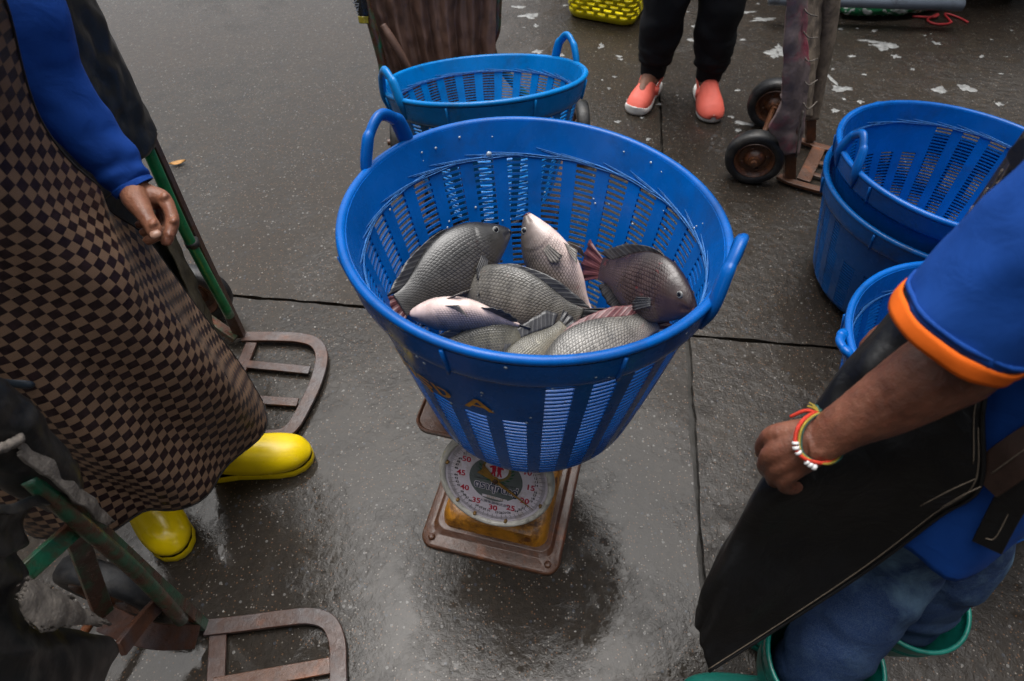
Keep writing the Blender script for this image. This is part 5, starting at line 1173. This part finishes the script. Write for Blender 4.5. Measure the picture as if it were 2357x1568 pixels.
part_bar(h2, 'foot_brace', [X7(885, 1120, -.690), X7(770, 1240, -.690), X7(645, 1400, -.695)], .030, .012, M_RUSTB, up=(1, -.3, .5), n=8)
part_bar(h2, 'axle_bracket', [X7(560, 1230, -.80), X7(700, 1290, -.76), X7(860, 1330, -.72), X7(1050, 1330, -.69)], .050, .014, M_RUSTB, up=(.4, -.4, 1), n=16)
hub_wheel(h2, Pz(258, 1352, .118), (.25, 1, .05), .118, .058); part_tube(h2, 'axle', [Pz(258, 1352, .118), Pz(258, 1352, .118)+Vector((-.09, -.36, 0))], .010, M_RUST); hub_wheel(h2, Pz(258, 1352, .118)+Vector((-.09, -.36, 0)), (.25, 1, .05), .118, .058)
# padding sleeve round the upright, its split lining, the big torn cover and a felt flap
m = MB(); sweep(m, [X7(-260, 60, -.705), X7(-60, 175, -.70), X7(100, 330, -.70), X7(250, 480, -.698), X7(340, 560, -.697)], [.050, .050, .046, .040, .030], 22, n=50, wr=lambda s, t: 1+.14*nz(math.cos(t)*1.5, math.sin(t)*1.5, s*7)+.03*nz(math.cos(t)*4, math.sin(t)*4, s*20), cap=False); m.build('padding', M_TARP, h2, solid=.004)
rag(h2, 'split_lining', [[X7(70, 245, -.66), X7(190, 290, -.66), X7(330, 405, -.66), X7(450, 530, -.665), X7(560, 650, -.675), X7(615, 715, -.68)], [X7(90, 350, -.650), X7(215, 450, -.650), X7(300, 500, -.650), X7(400, 600, -.655), X7(500, 690, -.668), X7(580, 730, -.678)]], M_FELT, 70, 20, .006, .05, 8, .004)
m = MB(); sweep(m, [X7(-30, 330, -.650), X7(50, 300, -.648), X7(110, 265, -.650), X7(80, 240, -.66)], [.006, .007, .006, .004], 8, n=20, wr=lambda s, t: 1+.5*nz(t, s*20, 3)); m.build('twine_knot', M_FELT, h2)
edge_x = [(430, 570), (250, 545), (160, 640), (110, 720), (150, 830), (95, 880), (150, 980), (110, 1090), (200, 1210), (380, 1290), (560, 1320), (640, 1400), (590, 1500), (540, 1640)]
rows = []
for k, (x, y) in enumerate(edge_x):
    rows.append([X7(x, y, -.690), X7(x-90, y+40, -.672), X7(x-240, y+80, -.660), X7(x-420, y+110, -.655), X7(x-650, y+130, -.66)])
rag(h2, 'torn_cover', rows, M_TARP, 60, 110, .005, .012, 9, .003)
rag(h2, 'felt_flap', [[X7(140, 985, -.672), X7(260, 1040, -.668), X7(420, 1140, -.668), X7(600, 1265, -.672)], [X7(85, 1070, -.655), X7(230, 1120, -.650), X7(400, 1190, -.652), X7(580, 1270, -.668)], [X7(80, 1120, -.648), X7(200, 1200, -.644), X7(380, 1240, -.648), X7(560, 1268, -.666)], [X7(170, 1280, -.650), X7(240, 1300, -.648), X7(390, 1290, -.650), X7(545, 1262, -.668)]], M_FELT, 120, 100, .006, .14, 12, .005)
# ---- right rear truck
def Z3(x, y): return ((1750+x/3.2675)/1.0607, (y/3.2675)/1.0607)
def PY(x, y, Y):
    r = _ray(x, y); return Vector((0, 0, CAM_H))+r*(Y/r.y)
def Y3(x, y, Y): return PY(*Z3(x, y), Y)
h3 = thing('hand_truck', 'hand truck with pink stained wrapping and weathered board standing at the right rear', 'hand truck', (1.04, 2.2, 0), 'hand trucks')
wc = Pz(1737, 362, .105); wf = Pz(1783, 240, .105); axd = (wf-wc).normalized()
hub_wheel(h3, wc, (-.30, -1, 0), .106, .058); hub_wheel(h3, wf, (-.30, -1, 0), .106, .058); part_tube(h3, 'axle', [wc, wf], .010, M_RUST)
part_bar(h3, 'upright', [Y3(580, 1440, 2.13), Y3(590, 1000, 2.13), Y3(610, 500, 2.13), Y3(630, 0, 2.13), Y3(650, -500, 2.13)], .040, .026, M_RUST, up=(0, 1, 0), n=12)
part_bar(h3, 'upright', [Y3(745, 1120, 2.36), Y3(760, 700, 2.36), Y3(830, 0, 2.36), Y3(880, -500, 2.36)], .036, .024, M_RUST, up=(0, 1, 0), n=12)
def panel(name, L_, R_, ya, yb, mat, seed, th=.02, rough=.006, nv=60):
    rows = [[Y3(lx, y, ya), Y3(lx*.66+rx*.34, y, (ya*.6+yb*.4)-.022), Y3(lx*.34+rx*.66, y, (ya*.3+yb*.7)-.022), Y3(rx, y, yb)] for (y, lx, rx) in zip([p[1] for p in L_], [p[0] for p in L_], [p[0] for p in R_])]
    return rag(h3, name, rows, mat, 26, nv, rough, .004, seed, th)
panel('wrapping', [(560, -420), (555, -150), (548, 100), (525, 300), (518, 550), (508, 780), (470, 900), (405, 1030), (480, 1110), (530, 1230)], [(720, -420), (705, -150), (698, 100), (695, 300), (725, 550), (705, 780), (690, 900), (678, 1030), (660, 1110), (635, 1250)], 2.10, 2.15, M_PINK, 4)
panel('web_cover', [(700, -420), (690, -150), (690, 100), (690, 300), (715, 550), (700, 780), (690, 930)], [(850, -420), (845, -150), (840, 100), (830, 300), (800, 550), (770, 780), (760, 930)], 2.16, 2.32, M_WOOD, 7, .006)
panel('board', [(830, -420), (835, -150), (832, 0), (815, 300), (790, 560), (745, 780), (720, 950)], [(985, -420), (970, -150), (962, 0), (925, 300), (870, 560), (825, 780), (790, 950)], 2.325, 2.345, M_WOOD, 9, .022, .002)
part_bar(h3, 'fork_frame', [Pz(*Z3(490, 1405), Zg), Pz(*Z3(600, 1455), Zg), Pz(*Z3(850, 1525), Zg), Pz(*Z3(1010, 1565), Zg)], .030, .012, M_RUST, n=20); part_bar(h3, 'fork_frame', [Pz(*Z3(655, 1115), Zg), Pz(*Z3(800, 1165), Zg), Pz(*Z3(1060, 1235), Zg)], .030, .012, M_RUST, n=20)
part_bar(h3, 'fork_crossbar', [Pz(*Z3(690, 1440), Zg+.006), Pz(*Z3(815, 1180), Zg+.006)], .050, .006, M_RUST)
for a, b_ in (((760, 1285), (1010, 1345)), ((725, 1380), (980, 1445))): part_bar(h3, 'fork_bar', [Pz(*Z3(*a), Zg-.002), Pz(*Z3(*b_), Zg-.002)], .022, .006, M_RUST)
for k in range(5):
    y0 = 60+k*190; part_tube(h3, 'frayed_string', [Y3(690, y0, 2.125), Y3(730, y0+50, 2.12), Y3(800, y0+70-20*k, 2.2)], .0022, M_FELT, n=10, seg=6)
part_tube(h3, 'frayed_string', [Y3(690, 880, 2.12), Y3(660, 1060, 2.11), Y3(632, 1255, 2.11)], .003, M_FELT, n=14, seg=6)
# ---- rear truck with brown tarpaulin that carries the empty basket
h4 = thing('hand_truck', 'hand truck draped with a pleated brown tarpaulin behind the empty basket', 'hand truck', (-.10, 2.36, 0), 'hand trucks')
def PP4(x, y, off=0.0):
    r = _ray(x, y); k = (2.325+off+.3*CAM_H)/(r.y-.3*r.z); return Vector((0, 0, CAM_H))+r*k
def Z8(x, y): return ((860+x/5.8925)/1.0607, (y/5.8925)/1.0607)
cols = 41; rows = []
for y in (-160, -60, 0, 50, 100, 150, 200, 260):
    lx = 836+max(0, y)*.27+(.0005*max(0, y)**2); rx = 1143-.02*max(0, y); row = []
    for j in range(cols):
        s_ = j/(cols-1); fold = .022*math.sin(s_*33+.008*y)+.014*math.sin(s_*61+1+.01*y)+.02*math.sin(s_*14)
        row.append(PP4(lx+(rx-lx)*s_, y, -fold*(.55+.45*math.sin(s_*PI))))
    rows.append(row)
rag(h4, 'tarpaulin', rows, M_BROWNT, 150, 50, .004, .0, 2, .003, keep=lambda t, s: True)
part_tube(h4, 'tarpaulin_roll', [PP4(*Z8(440, 360), -.05), PP4(*Z8(560, 560), -.06), PP4(*Z8(700, 790), -.06), PP4(*Z8(880, 1100), -.05)], [.012, .016, .015, .010], M_BROWNT, n=30)
part_tube(h4, 'upright', [PP4(*Z8(140, -300), -.055), PP4(*Z8(215, 100), -.055), PP4(*Z8(330, 520), -.055), PP4(*Z8(430, 900), -.05), PP4(*Z8(520, 1300), -.05), (-.36, 2.34, .03)], .0165, M_GREEN2, n=30)
part_tube(h4, 'upright', [PP4(1148, -60, .02), PP4(1143, 60, .02), PP4(1143, 140, .02), (.20, 2.38, .03)], .0165, M_GREEN2, n=20)
part_bar(h4, 'fork_frame', [(-.36, 2.34, .04), (-.34, 2.1, .05), (-.32, 1.88, .055), (-.27, 1.83, .055), (.08, 1.83, .055), (.14, 1.88, .055), (.17, 2.12, .05), (.20, 2.38, .04)], .036, .012, M_RUSTB, n=50)
for x in (-.20, -.08, .04): part_bar(h4, 'fork_bar', [(x, 1.83, .066), (x, 2.36, .056)], .028, .007, M_RUSTB)
part_tube(h4, 'axle', [(-.44, 2.27, .1), (.28, 2.31, .1)], .010, M_RUST); hub_wheel(h4, (-.425, 2.235, .105), (1, .05, 0), .105, .05); hub_wheel(h4, (.265, 2.33, .105), (1, .05, 0), .105, .05)
# small printed packet hanging on the green post
pk = thing('snack_packet', 'small black and yellow printed packet hanging on the green post', 'packet', tuple(PP4(843, 20, -.06)))
M_PKB = simple('packet_black', (.012, .012, .012), .3, .3, 60, .3); M_PKY = simple('packet_yellow', (.32, .26, .02), .35, .5, 60, .3); M_PKW = simple('packet_white', (.55, .57, .58), .4, .2, 60, .1)
o8 = -.075
rag(pk, 'wrapper', [[PP4(*Z8(20, -120), o8), PP4(*Z8(110, -130), o8-.012), PP4(*Z8(190, -120), o8)], [PP4(*Z8(40, 60), o8), PP4(*Z8(120, 60), o8-.014), PP4(*Z8(210, 60), o8)], [PP4(*Z8(85, 230), o8), PP4(*Z8(150, 230), o8-.012), PP4(*Z8(235, 230), o8)]], M_PKB, 14, 16, .003, .0, 3, .003, keep=lambda t, s: True)
rag(pk, 'wrapper_end', [[PP4(*Z8(85, 232), o8), PP4(*Z8(150, 232), o8-.012), PP4(*Z8(235, 232), o8)], [PP4(*Z8(110, 330), o8), PP4(*Z8(170, 340), o8-.012), PP4(*Z8(240, 345), o8)]], M_PKY, 12, 8, .003, .0, 5, .003, keep=lambda t, s: True)
m = MB(); put_text(m, 'AVIVA', 0, 0, .030, 0, .02, math.radians(-75), f=lambda x, y, z: PP4(*Z8(66, 90), o8-.012)+Vector((x, -.0, y))); m.build('packet_lettering', M_PKW, pk, smooth=False, merge=False)

# ------------------------------------------------------------------ things at the back edge
M_YBASK = plastic('yellow_plastic', (.62, .52, .005), .35, 5.0, .2)
yb = thing('yellow_basket', 'yellow slotted plastic basket on the ground at the top of the picture', 'basket', (.50, 3.60, 0))
mb = MB(); yc = Vector((.485, 3.545, 0)); rotY = math.radians(-22); cY, sY = math.cos(rotY), math.sin(rotY)
def ybp(w_, d, r, z, k=8):
    return [tuple(yc+Vector((x*cY-y*sY, x*sY+y*cY, z))) for x, y in rrect_n(w_, d, r, 120)]
def rrect_n(w_, d, r, n):
    P = np.array(rrect(w_, d, r, 8)); P = np.vstack([P, P[:1]]); L = np.concatenate([[0], np.cumsum(np.linalg.norm(np.diff(P, axis=0), axis=1))]); t = np.linspace(0, L[-1], n, endpoint=False)
    return list(zip(np.interp(t, L, P[:, 0]), np.interp(t, L, P[:, 1])))
zs = [.004, .012, .03] + [.03+.0115*(i+1) for i in range(20)] + [.285, .30]; n = 120
for z in zs:
    k = 1-.12*max(0, 1-z/.02)**2; mb.v += ybp((.34+.25*z)*k, (.26+.25*z)*k, .06, z)
for i in range(len(zs)-1):
    for j in range(n):
        if 2 <= i < 22 and i % 2 == 1 and (j+(3 if (i//2) % 2 else 0)) % 6 < 4: continue
        q = (j+1) % n; mb.f.append((i*n+j, i*n+q, (i+1)*n+q, (i+1)*n+j))
mb.f.append(tuple(range(n))); mb.build('wall', M_YBASK, yb, solid=.006)
m = MB(); sweep(m, ybp(.42, .34, .07, .302), .009, 8, closed=True); m.build('rim', M_YBASK, yb)
# parked cart with a grey tube rail, a green bag under it
ct = thing('market_cart', 'dark parked cart with a grey tube rail at the top right edge', 'cart', (2.2, 3.7, 0))
M_GREYP = simple('grey_blue_paint', (.16, .19, .24), .35, .25, 12, .1, dirt=(.05, .045, .04), dscale=6); M_DKBODY = simple('dark_cart_body', (.020, .020, .022), .5, .4, 8, .3)
ra, rb = Pz(1915, 2, .12), Pz(2215, 12, .12)
part_tube(ct, 'rail', [ra+Vector((-.3, .02, 0)), ra, rb], .028, M_GREYP, seg=16)
m = MB(); m.box((2.15, 4.05, .62), (1.5, 1.0, .75)); m.build('cart_body', M_DKBODY, ct, bevel=.03, wn=True)
m = MB(); m.box((2.15, 4.05, .20), (1.3, .85, .08)); m.build('cart_frame', M_RUST, ct, bevel=.01, wn=True)
for x in (1.62, 2.62): hub_wheel(ct, (x, 3.72, .13), (1, 0, 0), .13, .06); hub_wheel(ct, (x, 4.4, .13), (1, 0, 0), .13, .06)
for x in (1.45, 2.1): part_bar(ct, 'rail_bracket', [(x, ra.y+.01, .12), (x, 3.66, .20)], .04, .012, M_GREYP)
gb = NB('green_white_bag'); oc = gb.coord('Object'); k_ = gb.ramp(gb.noise(oc, 16, 4, .6, 1.5), (.50, 0.), (.54, 1.)); M_BAG = gb.out(gb.mix(k_, (.006, .13, .045), (.55, .58, .56)), .3, gb.bump(gb.noise(oc, 40, 5), .4, .01))
m = MB(); sweep(m, [Pz(1925, 16, .035), Pz(1960, 17, .045), Pz(2020, 14, .05), Pz(2090, 14, .045), Pz(2175, 10, .03)], [(.02, .012), (.05, .035), (.06, .040), (.05, .034), (.012, .01)], 20, n=40, wr=wrinkle(.25, 14, 1.2, 2.0)); tag(m.build('plastic_bag', M_BAG), 'green and white plastic bag lying under the grey cart rail', 'bag')
M_REDCORD = simple('red_nylon_cord', (.42, .025, .03), .5, .3, 60, .3)
m = MB(); sweep(m, [Pz(2100, 38, .006), Pz(2150, 40, .012), Pz(2158, 33, .02), Pz(2135, 45, .008), Pz(2150, 55, .006), Pz(2175, 56, .005), Pz(2190, 52, .005)], .0055, 8, n=60); sweep(m, [Pz(2190, 52, .005), Pz(2175, 32, .008), Pz(2205, 40, .006), Pz(2228, 52, .005)], .005, 8, n=30); tag(m.build('cord', M_REDCORD), 'tangled red cord lying on the ground at the top right', 'cord')
# leaf and scraps on the concrete
M_LEAF = simple('dry_leaf', (.42, .21, .05), .6, .4, 60, .4)
m = MB(); c = Pz(410, 377, .004); S = np.array([[tuple(c+Vector((.030*u*math.cos(.4)-v*.012*(1-u*u)*math.sin(.4), .030*u*math.sin(.4)+v*.012*(1-u*u), .006*v*v+.005*u*u))) for u in np.linspace(-1, 1, 9)] for v in (-1, -.5, 0, .5, 1)]); sheet(m, S); tag(m.build('leaf', M_LEAF, solid=.001), 'small yellow brown dry leaf on the concrete at the left', 'leaf')
# loose fish scales stuck to the main basket
m = MB(); rg = random.Random(5)
for k in range(46):
    a = rg.uniform(.15, 2.9) if k < 30 else rg.uniform(-2.4, -.6); t = rg.uniform(.55, .98); p = BM.pt(t, a, -.0095 if k < 30 else (.014 if t > .77 else .002)); q = (BM.pt(t, a+.03)-BM.pt(t, a)).normalized(); r = (BM.pt(t+.05, a)-BM.pt(t, a)).normalized(); s_ = rg.uniform(.0012, .0028) if k else .006
    b = len(m.v); m.v += [tuple(p+q*(s_*math.cos(6.283*i/9))+r*(s_*math.sin(6.283*i/9))) for i in range(9)]; m.f.append(tuple(range(b, b+9)))
fs = m.build('fish_scales', simple('fish_scale', (.35, .42, .50), .15, .2, 100, .1), merge=False, solid=.0006); fs['kind'] = 'stuff'; tag(fs, 'loose fish scales stuck to the wall of the fish basket', 'scales')
